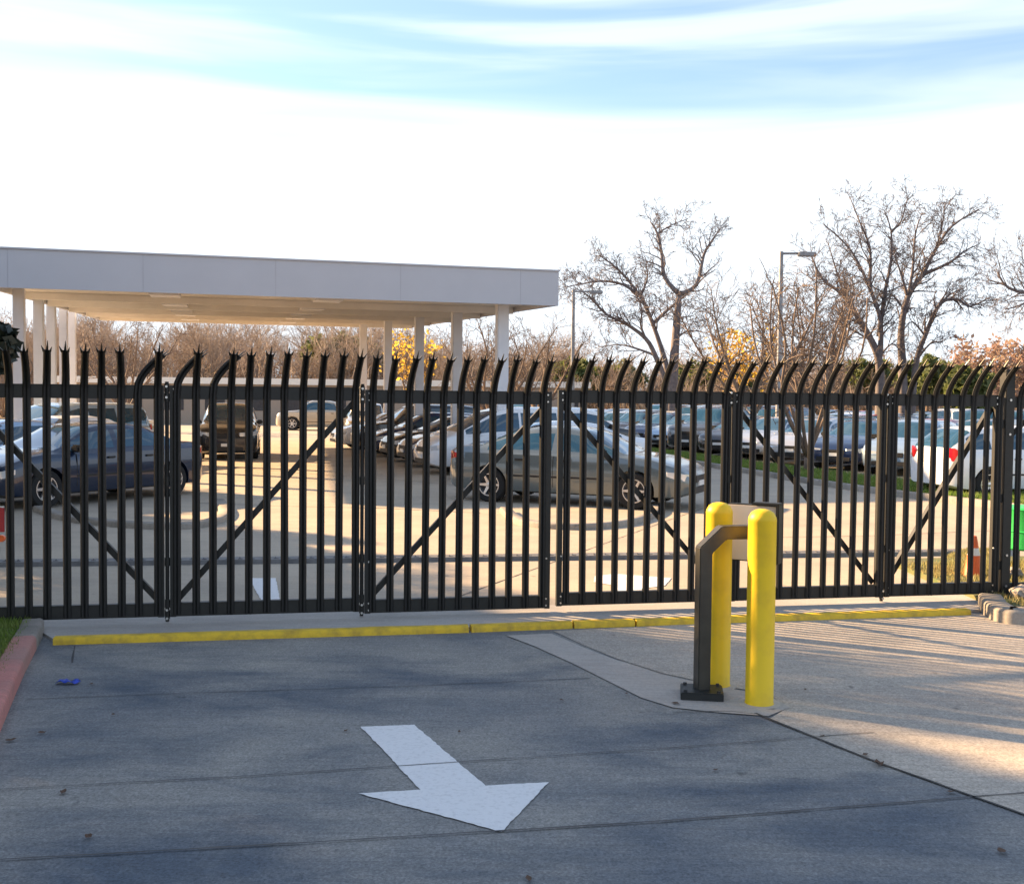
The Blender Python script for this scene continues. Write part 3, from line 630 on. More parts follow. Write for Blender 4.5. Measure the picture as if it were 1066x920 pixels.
def build_body(kind):
    s = SPEC[kind]; hl = s['L'] / 2; Wd = s['W']
    xs = []
    x = -hl
    while x < hl + 1e-6: xs.append(round(x, 4)); x += 0.0625 if abs(x) < hl - 0.13 else 0.03
    if xs[-1] < hl: xs.append(hl)
    NT = 5
    rings = []; info = []
    for x in xs:
        e = hl - abs(x); rnd = 1 - 0.30 * max(0, 1 - e / 0.42) ** 2.4 - 0.03 * max(0, 1 - e / 1.4)
        w = Wd * rnd; zt = sm(s['top'], x); bl = s['belt'] + 0.03 * (-x / hl)
        zbelt = min(bl, zt - 0.035); zb = 0.20 + 0.10 * max(0, 1 - e / 0.35) ** 1.5
        gh = zt - zbelt; k = min(1, max(0, (gh - 0.04) / 0.36)); k = k * k * (3 - 2 * k)
        wt = (w * 0.84) * (1 - k) + min(s['wt'], w * .9) * k; ze = zt - 0.035 - 0.03 * k if gh > .1 else zt - 0.02
        ze = max(ze, zbelt + 0.008)
        hp_ = []
        hp_.append((0, zb)); hp_.append((w * .80, zb)); hp_.append((w * .955, zb + .035))
        hp_.append((w * .985, zb + .12)); hp_.append((w * 1.0, zb + (zbelt - zb) * .45)); hp_.append((w * 1.0, zb + (zbelt - zb) * .66)); hp_.append((w * .985, zb + (zbelt - zb) * .80)); hp_.append((w * .965, zbelt - 0.035)); hp_.append((w * .935, zbelt - .004))
        w0 = w * .925
        for i in range(NT + 1):
            t = i / NT; tt = (0.03, 0.14, 0.38, .62, .86, 1.0)[i]
            hp_.append((w0 + (wt - w0) * tt + .018 * math.sin(math.pi * tt) * k, zbelt + (ze - zbelt) * tt))
        hp_.append((wt * .90, ze + (zt - ze) * .55)); hp_.append((wt * .55, ze + (zt - ze) * .9)); hp_.append((0, zt))
        full = hp_ + [(-a, z) for a, z in reversed(hp_[1:-1])]
        rings.append([Vector((x, a, z)) for a, z in full]); info.append((zbelt, zt, gh))
    n = len(rings[0]); nh = (n // 2) + 1     # index of top centre = nh-1
    vs = [v for r_ in rings for v in r_]; fs = []; mi = []
    g0 = 9   # first greenhouse point index
    for i in range(len(rings) - 1):
        xm = (xs[i] + xs[i + 1]) / 2; gh = (info[i][2] + info[i + 1][2]) / 2
        for j in range(n):
            j2 = (j + 1) % n; fs.append((i * n + j, (i + 1) * n + j, (i + 1) * n + j2, i * n + j2))
            jj = j if j < nh - 1 else n - 1 - j   # mirrored segment index
            m = 0
            if g0 + 1 <= jj <= g0 + 3 and s['sg'][0] < xm < s['sg'][1] and gh > 0.17 and not any(abs(xm - p) < pw for p, pw in s['pillars']): m = 3 if j < nh - 1 else 4
            if jj >= g0 + NT + 0 and (s['ws'][0] < xm < s['ws'][1]) and gh > .07: m = 1
            if jj >= g0 + NT + 0 and (s['rw'][0] < xm < s['rw'][1]) and gh > .09: m = 2
            if jj <= 2 and jj >= 0 and j not in (0,): m = 5
            mi.append(m)
    # nose & tail: dark band for grille / bumper
    fs.append(tuple(range(n - 1, -1, -1))[::-1]); mi.append(0)
    fs.append(tuple((len(rings) - 1) * n + j for j in range(n))[::-1]); mi.append(0)
    me = bpy.data.meshes.new(kind); me.from_pydata(vs, [], fs)
    for q in range(6): me.materials.append(m_dark)
    me.polygons.foreach_set('material_index', mi)
    bm = bmesh.new(); bm.from_mesh(me); bmesh.ops.recalc_face_normals(bm, faces=bm.faces); bm.to_mesh(me); bm.free()
    o = bpy.data.objects.new('tmp', me); C.objects.link(o)
    cut = MB()
    for wx in s['wheels']:
        for sy in (-1, 1):
            y0, y1 = (0.55, 1.2) if sy > 0 else (-1.2, -0.55)
            cut.lathe([(s['wr'] + .05, y0), (s['wr'] + .05, y1)], 28, (wx, 0, s['wr']), 'y')
    cm = cut.mesh('cut', m_dark)
    bm = bmesh.new(); bm.from_mesh(cm); bmesh.ops.recalc_face_normals(bm, faces=bm.faces); bm.to_mesh(cm); bm.free()
    for q in range(5): cm.materials.append(m_dark)
    cm.polygons.foreach_set('material_index', [5] * len(cm.polygons))
    co = bpy.data.objects.new('cutter', cm); C.objects.link(co)
    md = o.modifiers.new('b', 'BOOLEAN'); md.operation = 'DIFFERENCE'; md.object = co; md.solver = 'EXACT'
    dg = bpy.context.evaluated_depsgraph_get(); dg.update()
    ev = o.evaluated_get(dg); res = bpy.data.meshes.new_from_object(ev)
    bpy.data.objects.remove(o); bpy.data.objects.remove(co)
    out = {}
    for key, sel in (('body', (0, 5)), ('windscreen', (1,)), ('rear_window', (2,)), ('side_window_a', (3,)), ('side_window_b', (4,))):
        bm = bmesh.new(); bm.from_mesh(res)
        bmesh.ops.delete(bm, geom=[f for f in bm.faces if f.material_index not in sel], context='FACES')
        m2 = bpy.data.meshes.new(key); bm.to_mesh(m2); bm.free(); out[key] = m2
        m2.polygons.foreach_set('use_smooth', [True] * len(m2.polygons)); m2.set_sharp_from_angle(angle=R(32))
    return out
BODY = {k: build_body(k) for k in SPEC}
def surf_y(kind, x):   # body half width
    s = SPEC[kind]; hl = s['L'] / 2; e = hl - abs(x); return s['W'] * (1 - 0.30 * max(0, 1 - e / 0.42) ** 2.4 - 0.03 * max(0, 1 - e / 1.4))
def wheel_meshes(r):
    b = MB(); w = 0.105
    b.lathe([(r * .62, -w * .8), (r * .66, -w), (r * .93, -w), (r, -w * .7), (r, w * .7), (r * .93, w), (r * .66, w), (r * .62, w * .8)], 28, axis='y', cap=False)
    ty = b.mesh('tyre', m_tyre, smooth=True, angle=30)
    b = MB()
    b.lathe([(r * .66, w * .95), (r * .60, w * .95), (r * .57, w * .55), (r * .57, -w)], 28, axis='y', cap=False)
    b.lathe([(r * .13, w * .45), (r * .15, w * .82), (r * .02, w * .86)], 14, axis='y')
    for k in range(6):
        a = k * math.pi / 3; T = Matrix.Rotation(a, 4, 'Y')
        b.add([T @ Vector(p) for p in ((r * .1, w * .5, -.034), (r * .1, w * .5, .034), (r * .60, w * .5, .022), (r * .60, w * .5, -.022), (r * .1, w * .8, -.03), (r * .1, w * .8, .03), (r * .60, w * .88, .018), (r * .60, w * .88, -.018))],
              [(4, 7, 6, 5), (0, 1, 2, 3), (0, 4, 5, 1), (1, 5, 6, 2), (2, 6, 7, 3), (3, 7, 4, 0)])
    b.m = 1; b.lathe([(r * .585, w * .10), (r * .3, w * .12), (r * .01, w * .12)], 20, axis='y')
    ri = b.mesh('rim', [m_rim, m_greyd], smooth=True, angle=30)
    return ty, ri
WH = {k: wheel_meshes(SPEC[k]['wr']) for k in SPEC}
LAMPS = {}
def shell_patch(kind, pts, off, th, name, m):
    # small raised solid following the body corner: pts rows of (x, z0, z1); y from body half width
    key = (kind, name)
    b = MB(); vs = []
    for (x, yk, z0, z1) in pts:
        y = surf_y(kind, x) * yk + off
        for dz in (z0, z1):
            vs.append(Vector((x, y, dz)))
    n = len(pts); c = Vector((0, 0, 0))
    inn = [v * 1.0 + Vector((-th if v.x > 0 else th, -th, 0)) for v in vs]
    fs = [(2 * i, 2 * i + 1, 2 * i + 3, 2 * i + 2) for i in range(n - 1)]
    N = len(vs)
    fs += [(N + 2 * i, N + 2 * i + 2, N + 2 * i + 3, N + 2 * i + 1) for i in range(n - 1)]
    for i in range(n - 1): fs += [(2 * i, 2 * i + 2, N + 2 * i + 2, N + 2 * i), (2 * i + 1, N + 2 * i + 1, N + 2 * i + 3, 2 * i + 3)]
    fs += [(0, N, N + 1, 1), (2 * n - 2, 2 * n - 1, N + 2 * n - 1, N + 2 * n - 2)]
    b.add(vs + inn, fs); return b
def car_parts(kind):
    s = SPEC[kind]; hl = s['L'] / 2; P = {}
    zl = sm(s['top'], hl - .12) - .07; zr = s['belt'] - .02
    def lampmesh(front, sy, nm, m):
        if front: pts = [(hl - .008, .60, zl - .13, zl - .02), (hl - .02, .80, zl - .13, zl - .01), (hl - .09, .985, zl - .12, zl + .0), (hl - .22, 1.0, zl - .09, zl + .03), (hl - .36, 1.0, zl - .04, zl + .04)]
        elif kind in ('suv', 'minivan', 'hatch', 'pickup'): pts = [(-hl + .01, .80, zr - .10, zr + .05), (-hl + .03, .93, zr - .14, zr + .12), (-hl + .10, 1.0, zr - .14, zr + .12), (-hl + .20, 1.0, zr - .08, zr + .04)]
        else: pts = [(-hl + .008, .52, zr - .12, zr + .02), (-hl + .02, .78, zr - .14, zr + .03), (-hl + .09, .985, zr - .13, zr + .03), (-hl + .26, 1.0, zr - .09, zr + .0)]
        b = shell_patch(kind, pts, 0.012, 0.03, nm, m)
        if sy < 0: b.v = [(x, -y, z) for x, y, z in b.v]; b.f = [f[::-1] for f in b.f]
        me = b.mesh(nm, m, smooth=True, angle=40)
        bm = bmesh.new(); bm.from_mesh(me); bmesh.ops.recalc_face_normals(bm, faces=bm.faces); bm.to_mesh(me); bm.free()
        return me
    P['headlight'] = [lampmesh(True, q, 'headlight', m_head) for q in (1, -1)]
    P['tail_light'] = [lampmesh(False, q, 'tail_light', m_tail) for q in (1, -1)]
    b = MB(); gz = zl - .10; b.box(hl - .03, hl + .012, -.34, .34, gz - .07, gz + .06)
    for i in range(3): pass
    b.box(hl - .03, hl + .014, -.50, .50, .28, .40); P['grille'] = b.mesh('grille', m_dark, bevel=.012)
    b = MB(); b.box(hl, hl + .03, -.16, .16, .43, .52) if False else b.box(hl - .01, hl + .022, -.16, .16, .42, .51); P['licence_plate'] = [b.mesh('licence_plate', m_plate)]
    b = MB(); zz = .72 if kind in ('sedan',) else .80; b.box(-hl - .016, -hl + .02, -.16, .16, zz - .06, zz + .06); P['licence_plate'].append(b.mesh('licence_plate', m_plate))
    P['mirror'] = []
    mx_ = s['sg'][1] - .25
    for sy in (1, -1):
        b = MB(); y0 = s['W'] * .90; b.box(mx_ - .07, mx_ + .05, *( (y0, y0 + .20) if sy > 0 else (-y0 - .20, -y0)), s['belt'] + .0, s['belt'] + .13); P['mirror'].append(b.mesh('mirror', m_dark, bevel=.03, smooth=True))
    # door shut lines and handles: thin raised lines following the side
    P['door_line'] = []
    P['door_handle'] = []
    doors = [s['sg'][1] - .28, s['pillars'][0][0], s['wheels'][0] + .42 if kind != 'pickup' else s['sg'][0]]
    for sy in (1, -1):
        b = MB()
        for dx in doors[:3]:
            for (z0, z1, k0, k1) in ((.33, .62, .990, 1.0), (.62, .80, 1.0, .995), (.80, s['belt'] - .03, .995, .968)):
                y0, y1 = s['W'] * k0 + .002, s['W'] * k1 + .003
                b.add([Vector((dx - .005, sy * y0, z0)), Vector((dx + .005, sy * y0, z0)), Vector((dx + .005, sy * y1, z1)), Vector((dx - .005, sy * y1, z1)), Vector((dx - .005, sy * (y0 - .03), z0)), Vector((dx + .005, sy * (y0 - .03), z0)), Vector((dx + .005, sy * (y1 - .03), z1)), Vector((dx - .005, sy * (y1 - .03), z1))],
                      [(0, 1, 2, 3), (0, 3, 7, 4), (1, 5, 6, 2), (3, 2, 6, 7), (0, 4, 5, 1)])
        y0 = s['W'] + .003
        b.box(doors[2], doors[0], *((y0 - .03, y0 + .003) if sy > 0 else (-y0 - .003, -y0 + .03)), .50, .535)
        P['door_line'].append(b.mesh('door_line', m_dark))
        for dx in (doors[1] + .12, doors[2] + .12):
            b = MB(); y1 = s['W'] * .985; b.box(dx, dx + .16, *((y1, y1 + .03) if sy > 0 else (-y1 - .03, -y1)), s['belt'] - .13, s['belt'] - .095); P['door_handle'].append(b.mesh('door_handle', m_dark, bevel=.008))
    return P
PARTS = {k: car_parts(k) for k in SPEC}
def paint_body(kind, colr):
    key = (kind, colr)
    if key not in LAMPS:
        me = BODY[kind]['body'].copy(); me.materials.clear()
        for q in range(5): me.materials.append(PAINT[colr])
        me.materials.append(m_dark); LAMPS[key] = me
    return LAMPS[key]
PROTO = {}
def make_car(kind, colr, name, detail=2):
    t = empty(name); s = SPEC[kind]
    link_mesh('body', paint_body(kind, colr), t)
    for k, nm in (('windscreen', 'windscreen'), ('rear_window', 'rear_window'), ('side_window_a', 'side_window'), ('side_window_b', 'side_window')):
        me = BODY[kind][k]
        if not me.materials or me.materials[0] != m_glass:
            me.materials.clear()
            for q in range(6): me.materials.append(m_glass)
        link_mesh(nm, me, t)
    for wx in s['wheels']:
        for sy in (-1, 1):
            w = empty('wheel', (wx, sy * (s['W'] - .12), s['wr']), 0 if sy > 0 else math.pi); adopt(w, t)
            link_mesh('tyre', WH[kind][0], w); link_mesh('rim', WH[kind][1], w)
    for me in PARTS[kind]['headlight']: link_mesh('headlight', me, t)
    for me in PARTS[kind]['tail_light']: link_mesh('tail_light', me, t)
    link_mesh('grille', PARTS[kind]['grille'], t)
    for me in PARTS[kind]['licence_plate']: link_mesh('licence_plate', me, t)
    for me in PARTS[kind]['mirror']: link_mesh('mirror', me, t)
    if detail > 1:
        for me in PARTS[kind]['door_line']: link_mesh('door_line', me, t)
        for me in PARTS[kind]['door_handle']: link_mesh('door_handle', me, t)
    return t
NAMES = dict(sedan='parked_sedan', hatch='parked_hatchback', suv='parked_suv', minivan='parked_minivan', pickup='parked_pickup')
CATS = dict(sedan='sedan', hatch='hatchback', suv='suv', minivan='minivan', pickup='pickup truck')
def car(kind, colr, x, y, ang, label, group='cars parked in the lot', detail=2):
    key = (kind, colr, detail)
    if key not in PROTO: t = PROTO[key] = make_car(kind, colr, NAMES[kind], detail)
    else: t = copy_tree(PROTO[key])
    t.location = (x, y, 0); t.rotation_euler = (0, 0, ang); tag(t, label, CATS[kind], group); return t
def car_w(kind, colr, rear, front, label, **k):
    """placed by where its near-side wheels stand"""
    s = SPEC[kind]; v = front - rear; an = math.atan2(v.y, v.x); d = Vector((math.cos(an), math.sin(an), 0)); n = Vector((-d.y, d.x, 0))
    mid = (rear + front) / 2; far = n if n.dot(mid) > 0 else -n
    c = mid + far * (s['W'] - .1) - d * (s['wheels'][0] + s['wheels'][1]) / 2
    return car(kind, colr, c.x, c.y, an, label, **k)
car_w('sedan', 'grey', G(519, 522.5), G(651, 529.5), 'grey sedan facing right across the lane just beyond the gate', group='cars nearest the gate')
car_w('sedan', 'blue', G(169, 517), G(58, 527.5), 'dark blue sedan facing left behind the left gate leaf', group='cars nearest the gate')
wr_ = G(1028, 521); d_ = Vector((math.cos(R(13)), math.sin(R(13)), 0))
car_w('hatch', 'white', wr_, wr_ + d_ * 2.6, 'white hatchback with red tail lights at the right, its rear in sunlight', group='cars nearest the gate')
# front line of the covered cars on the right, noses to the lane
rr = random.Random(12)
ordw = ['first', 'second', 'third', 'fourth', 'fifth', 'sixth', 'seventh', 'eighth', 'ninth', 'tenth', 'eleventh', 'twelfth', 'thirteenth', 'fourteenth', 'fifteenth', 'sixteenth', 'seventeenth', 'eighteenth', 'nineteenth', 'twentieth']
def row(p0, dirv, n, step, head, kinds, where, det_until=50, jit=0.15, skip=()):
    for i in range(n):
        if i in skip: continue
        p = p0 + dirv * (step * i) + Vector((rr.uniform(-jit, jit), rr.uniform(-jit, jit), 0))
        k, c = kinds[i % len(kinds)]
        car(k, c, p.x, p.y, head + rr.uniform(-.03, .03), '%s %s, %s from near in %s' % (c.replace('_', ' '), CATS[k], ordw[i], where), where.replace('the ', 'cars of the ', 1), 2 if p.y < det_until else 1)
u = Vector((-0.31, 0.95, 0)).normalized(); hd_l = math.atan2(-0.31, -0.95)   # row direction away from camera
hL = math.atan2(-0.40, -0.92)
row(Vector((1.0, 26.2, 0)), Vector((-.33, .944, 0)), 7, 2.75, R(200), [('sedan', 'white'), ('minivan', 'white'), ('sedan', 'navy'), ('sedan', 'black'), ('hatch', 'navy'), ('suv', 'black'), ('sedan', 'white'), ('sedan', 'silver'), ('suv', 'dark_grey')], 'the covered row under the canopy')
row(Vector((6.2, 29.2, 0)), Vector((-.33, .944, 0)), 11, 2.75, R(20), [('sedan', 'navy'), ('sedan', 'pale_blue'), ('sedan', 'blue'), ('sedan', 'white'), ('hatch', 'black')], 'the row back to back with the covered row', skip=(0, 1, 2, 3))
# left rows
row(Vector((-11.1, 26.6, 0)), Vector((-.30, .954, 0)), 6, 2.8, R(-114), [('sedan', 'white'), ('minivan', 'pale_blue'), ('sedan', 'silver'), ('sedan', 'blue'), ('hatch', 'white')], 'the row behind the blue sedan')
row(Vector((-10.15, 21.5, 0)), Vector((-.90, .43, 0)), 2, 2.75, R(-114), [('sedan', 'pale_blue'), ('hatch', 'silver')], 'the row beside the blue sedan')
q = G(219, 479); car('suv', 'black', q.x, q.y + 2.3, R(-78), 'black suv facing the gate, sky shining on its bonnet, right of the blue sedan', 'cars left of the lane')
q = G(334, 448); car('pickup', 'champagne', q.x, q.y + .8, R(184), 'champagne pickup truck seen from the side at the far end of the lane', 'cars at the far end of the lane')
q = G(374, 462); car('suv', 'champagne', q.x, q.y + 2, R(-80), 'champagne suv facing the gate, right of the far pickup', 'cars at the far end of the lane')
q = G(255, 440); car('sedan', 'silver', q.x, q.y + 1, R(-170), 'silver sedan at the far end of the lane, left of the pickup', 'cars at the far end of the lane')
# big open rows on the right
sd = (strip_back[2] - strip_back[6]); sd.z = 0; sd.normalize(); sn = Vector((sd.y, -sd.x, 0))       # sn points away from the lane
near = Vector(strip_back[6]); near.z = 0
palette = [('sedan', 'navy'), ('sedan', 'silver'), ('hatch', 'navy'), ('sedan', 'black'), ('suv', 'dark_grey'), ('sedan', 'blue'), ('sedan', 'pale_blue'), ('sedan', 'grey'), ('hatch', 'black'), ('suv', 'navy'), ('sedan', 'white'), ('sedan', 'blue'), ('sedan', 'red')]
wheres = ['front row by the grass strip', 'second row behind the grass strip', 'third row behind the grass strip', 'fourth row behind the grass strip', 'fifth row behind the grass strip', 'sixth row behind the grass strip', 'seventh row behind the grass strip', 'eighth row behind the grass strip']
for r_ in range(8):
    off = [2.9, 7.9, 13.4, 18.4, 24.2, 29.2, 35.2, 40.2][r_]
    back = [1.6, 1.0, 1, 2.5, 4, 6, 9, 12][r_] + (4.0 if r_ == 0 else 0)
    ks = palette[:]; rr.shuffle(ks)
    if r_ == 0: ks = [('hatch', 'pale_blue'), ('sedan', 'navy'), ('sedan', 'silver'), ('sedan', 'silver'), ('sedan', 'black'), ('suv', 'dark_grey'), ('sedan', 'pale_blue'), ('sedan', 'navy'), ('hatch', 'black'), ('sedan', 'silver'), ('sedan', 'grey')]
    hd = math.atan2(-sn.y, -sn.x) + (math.pi if r_ % 2 else 0)
    hd += R(36)
    row(near + sn * off + sd * back, sd, [20, 20, 20, 20, 19, 18, 16, 15][r_], 2.5, hd, ks, 'the ' + wheres[r_])
# white vans behind at the right
for px, dep, lab in ((992, 46, 'tall white minivan standing high behind the rows, left of its twin'), (1010, 44, 'tall white minivan standing high behind the rows near the gate post')):
    q = D(px, 440, dep); car('minivan', 'white', q.x, q.y, R(250), lab, 'vans behind the rows')

# ------------------------------------------------------------------ vegetation
def limb(b, pts, r0, r1, n=7):
    P = smooth_path(pts, 3); m = len(P)
    b.tube(P, [r0 + (r1 - r0) * (i / (m - 1)) ** 0.8 for i in range(m)], n)
    return P, [r0 + (r1 - r0) * (i / (m - 1)) ** 0.8 for i in range(m)]
def sprout(b, P, Rr, rr, level, density, lscale, maxlevel, upb=0.2, tips=None, start=0.25):
    L_ = sum((P[i + 1] - P[i]).length for i in range(len(P) - 1)); nb = max(2, int(density * L_ ** 0.7 * (1.5 if level == 0 else 1)))
    for k in range(nb):
        f = start + (1 - start) * (k + rr.random()) / nb; i = min(len(P) - 2, int(f * (len(P) - 1))); fr = f * (len(P) - 1) - i
        p = P[i].lerp(P[i + 1], min(1, fr)); r0 = max(0.011, min(Rr[i] * 0.5, 0.06)); tg = (P[i + 1] - P[i]).normalized()
        rnd = Vector((rr.gauss(0, 1), rr.gauss(0, 1), rr.gauss(0, 1))).normalized(); sd_ = tg.cross(rnd).normalized()
        a = rr.uniform(0.45, 1.05); d = (tg * math.cos(a) + sd_ * math.sin(a) + Vector((0, 0, upb * rr.random()))).normalized()
        ln = lscale * rr.uniform(0.55, 1.15) * (1 - 0.45 * f); seg_ = 4 if level < 2 else 3
        pts = [p]; dd = d
        for s_ in range(seg_):
            wg = .2 if level < 2 else .1; dd = (dd + Vector((rr.gauss(0, wg), rr.gauss(0, wg), rr.gauss(0.0, wg)))).normalized(); pts.append(pts[-1] + dd * ln / seg_)
        r1 = max(0.007, r0 * 0.3); Rn = [r0 + (r1 - r0) * j / seg_ for j in range(seg_ + 1)]
        b.tube(pts, Rn, 5 if level == 0 else (4 if level == 1 else 3), cap=False)
        if tips is not None and level >= maxlevel - 1: tips.append(pts[-1])
        if level < maxlevel: sprout(b, pts, Rn, rr, level + 1, density, lscale * (0.52 if level < 1 else 0.6), maxlevel, upb, tips, 0.2)
def traced_tree(name, depth, chains, seed, label, cat='tree', group=None, m=m_bark, dens=2.0, ls=2.4, ml=3, spread=1.6):
    rr_ = random.Random(seed); allp = {}; t = None
    base = None; b = MB(); tw = MB()
    off = {}
    for ch in chains:
        pts = []; n = len(ch['p'])
        key0 = ch['p'][0]; d0 = off.get(key0, 0.0); drift = rr_.uniform(-spread, spread)
        for i, (px, py) in enumerate(ch['p']):
            dd = d0 + drift * i / max(1, n - 1); off[(px, py)] = dd; pts.append(D(px, py, depth + dd))
        if 'root' in ch:
            g = pts[0].copy(); g.z = -0.1; pts = [g] + pts
            if base is None: base = Vector((g.x, g.y, 0))
        ch['w'] = pts
    t = empty(name, base); tag(t, label, cat, group)
    for ch in chains:
        pts = [p - base for p in ch['w']]
        P, Rr = limb(b, pts, ch['r'][0] * .8, ch['r'][1] * .7)
        sprout(tw, P, Rr, rr_, 0, dens * ch.get('d', 1), ls * ch.get('l', 1), ml, start=ch.get('s', .3 if 'root' in ch else .15))
    b.build('trunk', m, t, smooth=True, angle=0); tw.build('crown', m, t, smooth=True, angle=0)
    return t
traced_tree('bare_tree', 60, [
    dict(root=1, p=[(700, 405), (702, 370), (704.7, 332), (707, 306.6)], r=(.50, .22), s=.6, d=.25, l=.6),
    dict(p=[(707, 306.6), (692, 289), (689, 266), (684.4, 243.3), (677, 231)], r=(.20, .05)),
    dict(p=[(707, 306.6), (725, 296.5), (732.5, 266), (740, 252), (750, 238)], r=(.19, .04)),
    dict(p=[(684.4, 243.3), (700, 234), (716, 228)], r=(.07, .03)),
    dict(root=1, p=[(697, 405), (692, 375), (679.4, 337), (666.7, 309), (644, 281), (623.7, 266)], r=(.30, .04), s=.45),
    dict(p=[(679.4, 337), (702, 316.7), (716, 306)], r=(.14, .05)),
    dict(root=1, p=[(694, 405), (682, 370), (671.8, 352), (651.5, 337), (631, 327), (613.5, 309), (598, 299)], r=(.26, .03), s=.5),
    dict(p=[(666.7, 309), (649, 296.5), (626, 292.7), (604, 296), (588, 299)], r=(.13, .03)),
    dict(p=[(682, 370), (660, 362), (644, 359), (624, 361)], r=(.10, .03)),
    dict(p=[(704.7, 332), (713, 330), (722, 329)], r=(.08, .03)),
    dict(p=[(666.7, 309), (672, 296), (674, 286), (672, 268)], r=(.10, .03)),
    dict(p=[(671.8, 352), (667, 338), (668, 322), (662, 306)], r=(.10, .04)),
    dict(p=[(702, 355), (714, 345), (728, 345)], r=(.09, .03)),
], 5, 'big bare tree with forked grey trunk rising right of the canopy', group='bare trees behind the lot', dens=3.9, ls=1.7, ml=4)
traced_tree('bare_tree', 58, [
    dict(root=1, p=[(916, 415), (915, 377), (907, 354.7), (892, 329), (877, 306.6), (856.8, 291), (844, 266)], r=(.42, .04), s=.4),
    dict(p=[(892, 329), (880, 308), (872, 286), (862, 253)], r=(.16, .03)),
    dict(p=[(915, 377), (917, 350), (915, 327), (905, 299), (892, 271), (879.5, 253.4), (857, 233)], r=(.22, .03)),
    dict(p=[(905, 299), (906, 278), (905, 256), (894.7, 230.6), (884.6, 205)], r=(.14, .03)),
    dict(p=[(915, 350), (918, 327), (922.6, 296.5), (927.6, 271), (927.6, 240.8), (920, 218)], r=(.20, .03)),
    dict(p=[(927.6, 240.8), (937.8, 230.6), (945, 205)], r=(.09, .03)),
    dict(root=1, p=[(940, 415), (939, 375), (937.8, 344.6), (945, 309), (960.6, 286), (973, 261), (991, 235.7), (1018.8, 218)], r=(.40, .04), s=.4),
    dict(p=[(945, 309), (938, 285), (931, 266)], r=(.12, .04)),
    dict(p=[(945, 309), (950, 281), (953, 243), (960, 222)], r=(.14, .03)),
    dict(p=[(960.6, 286), (988, 273.7), (1003, 262), (1020, 254)], r=(.14, .03)),
    dict(p=[(973, 261), (980, 240), (984, 212)], r=(.08, .03)),
    dict(p=[(937.8, 318), (930, 308), (922, 305)], r=(.10, .03)),
    dict(root=1, p=[(950, 415), (954, 375), (963, 349.6), (978, 316.7), (996, 311.6), (1010, 319), (1031, 309)], r=(.28, .04), s=.4),
    dict(p=[(978, 316.7), (990, 306), (1004, 300)], r=(.09, .03)),
    dict(p=[(954, 375), (968, 358), (982, 356)], r=(.10, .03)),
    dict(p=[(963, 349.6), (950, 335), (942, 342)], r=(.08, .03)),
    dict(p=[(907, 354.7), (890, 345), (872, 334)], r=(.09, .03)),
    dict(p=[(915, 372), (928, 358), (938, 366)], r=(.08, .03)),
], 8, 'tallest bare tree with several trunks spreading over the right gate leaves', group='bare trees behind the lot', dens=3.9, ls=1.75, ml=4)
traced_tree('bare_tree', 52, [
    dict(root=1, p=[(1130, 400), (1125, 350), (1110, 320), (1080, 308), (1050, 300), (1038, 283)], r=(.35, .04), s=.4),
    dict(p=[(1110, 320), (1095, 296), (1075, 286), (1062, 274)], r=(.14, .03)),
    dict(p=[(1080, 308), (1062, 318), (1046, 322)], r=(.10, .03)),
    dict(p=[(1125, 350), (1140, 300), (1150, 260)], r=(.2, .03)),
], 9, 'bare tree reaching in from the right edge of the photo', group='bare trees behind the lot', dens=2.8, ls=2.3, ml=4)
def random_tree(name, p, h, seed, label, r=.14, n=6, m=m_bark2, dens=2.4, ls=1.8, ml=3, cat='tree', group=None, fork=.25, wide=.45, leaves=None, nl=0, lsz=.1):
    rr_ = random.Random(seed); t = empty(name, (p.x, p.y, 0)); tag(t, label, cat, group); b = MB(); tw = MB(); tips = []
    fk = Vector((0, 0, h * fork)); b.tube([(0, 0, -.1), fk * .5, fk], [r * 1.2, r, r * .95], 8)
    for k in range(n):
        a = 2 * math.pi * (k + rr_.random() * .6) / n; w = wide * h * rr_.uniform(.5, 1.1); hh = h * rr_.uniform(.82, 1.0)
        pts = [fk * rr_.uniform(.8, 1.0)]; 
        for f in (.33, .66, 1.0): pts.append(Vector((math.cos(a) * w * f ** .8, math.sin(a) * w * f ** .8, fk.z + (hh - fk.z) * f)) + Vector((rr_.gauss(0, .15), rr_.gauss(0, .15), 0)))
        P, Rr = limb(b, pts, r * .6, .02, 6); sprout(tw, P, Rr, rr_, 0, dens, ls, ml, tips=tips)
    b.build('trunk', m, t, smooth=True, angle=0); tw.build('crown', m, t, smooth=True, angle=0)
    if leaves:
        lb = MB()
        for _ in range(nl):
            q = tips[rr_.randrange(len(tips))] + Vector((rr_.gauss(0, .25), rr_.gauss(0, .25), rr_.gauss(0, .25))); leafq(lb, q, lsz * rr_.uniform(.6, 1.3), rr_)
        lb.build('leaves', leaves, t)
    return t
def leafq(b, p, s, rr_):
    a = Vector((rr_.gauss(0, 1), rr_.gauss(0, 1), rr_.gauss(0, 1))).normalized(); c = a.cross(Vector((rr_.gauss(0, 1), rr_.gauss(0, 1), rr_.gauss(0, 1)))).normalized()
    b.add([p - a * s, p + c * s * .6, p + a * s, p - c * s * .6], [(0, 1, 2, 3)])
g_ = D(842, 410, 28.3)
random_tree('ornamental_tree', g_, 5.3, 3, 'small many stemmed bare tree on the grass strip among the parked cars', r=.10, n=9, dens=3.0, ls=1.0, fork=.10, wide=.36, ml=2)
random_tree('bare_tree', D(782, 410, 50), 7.2, 14, 'bushy bare tree between the two big bare trees, yellow leaves low down', r=.2, n=7, dens=3.0, ls=2.5, wide=.5, fork=.18, group='bare trees behind the lot')
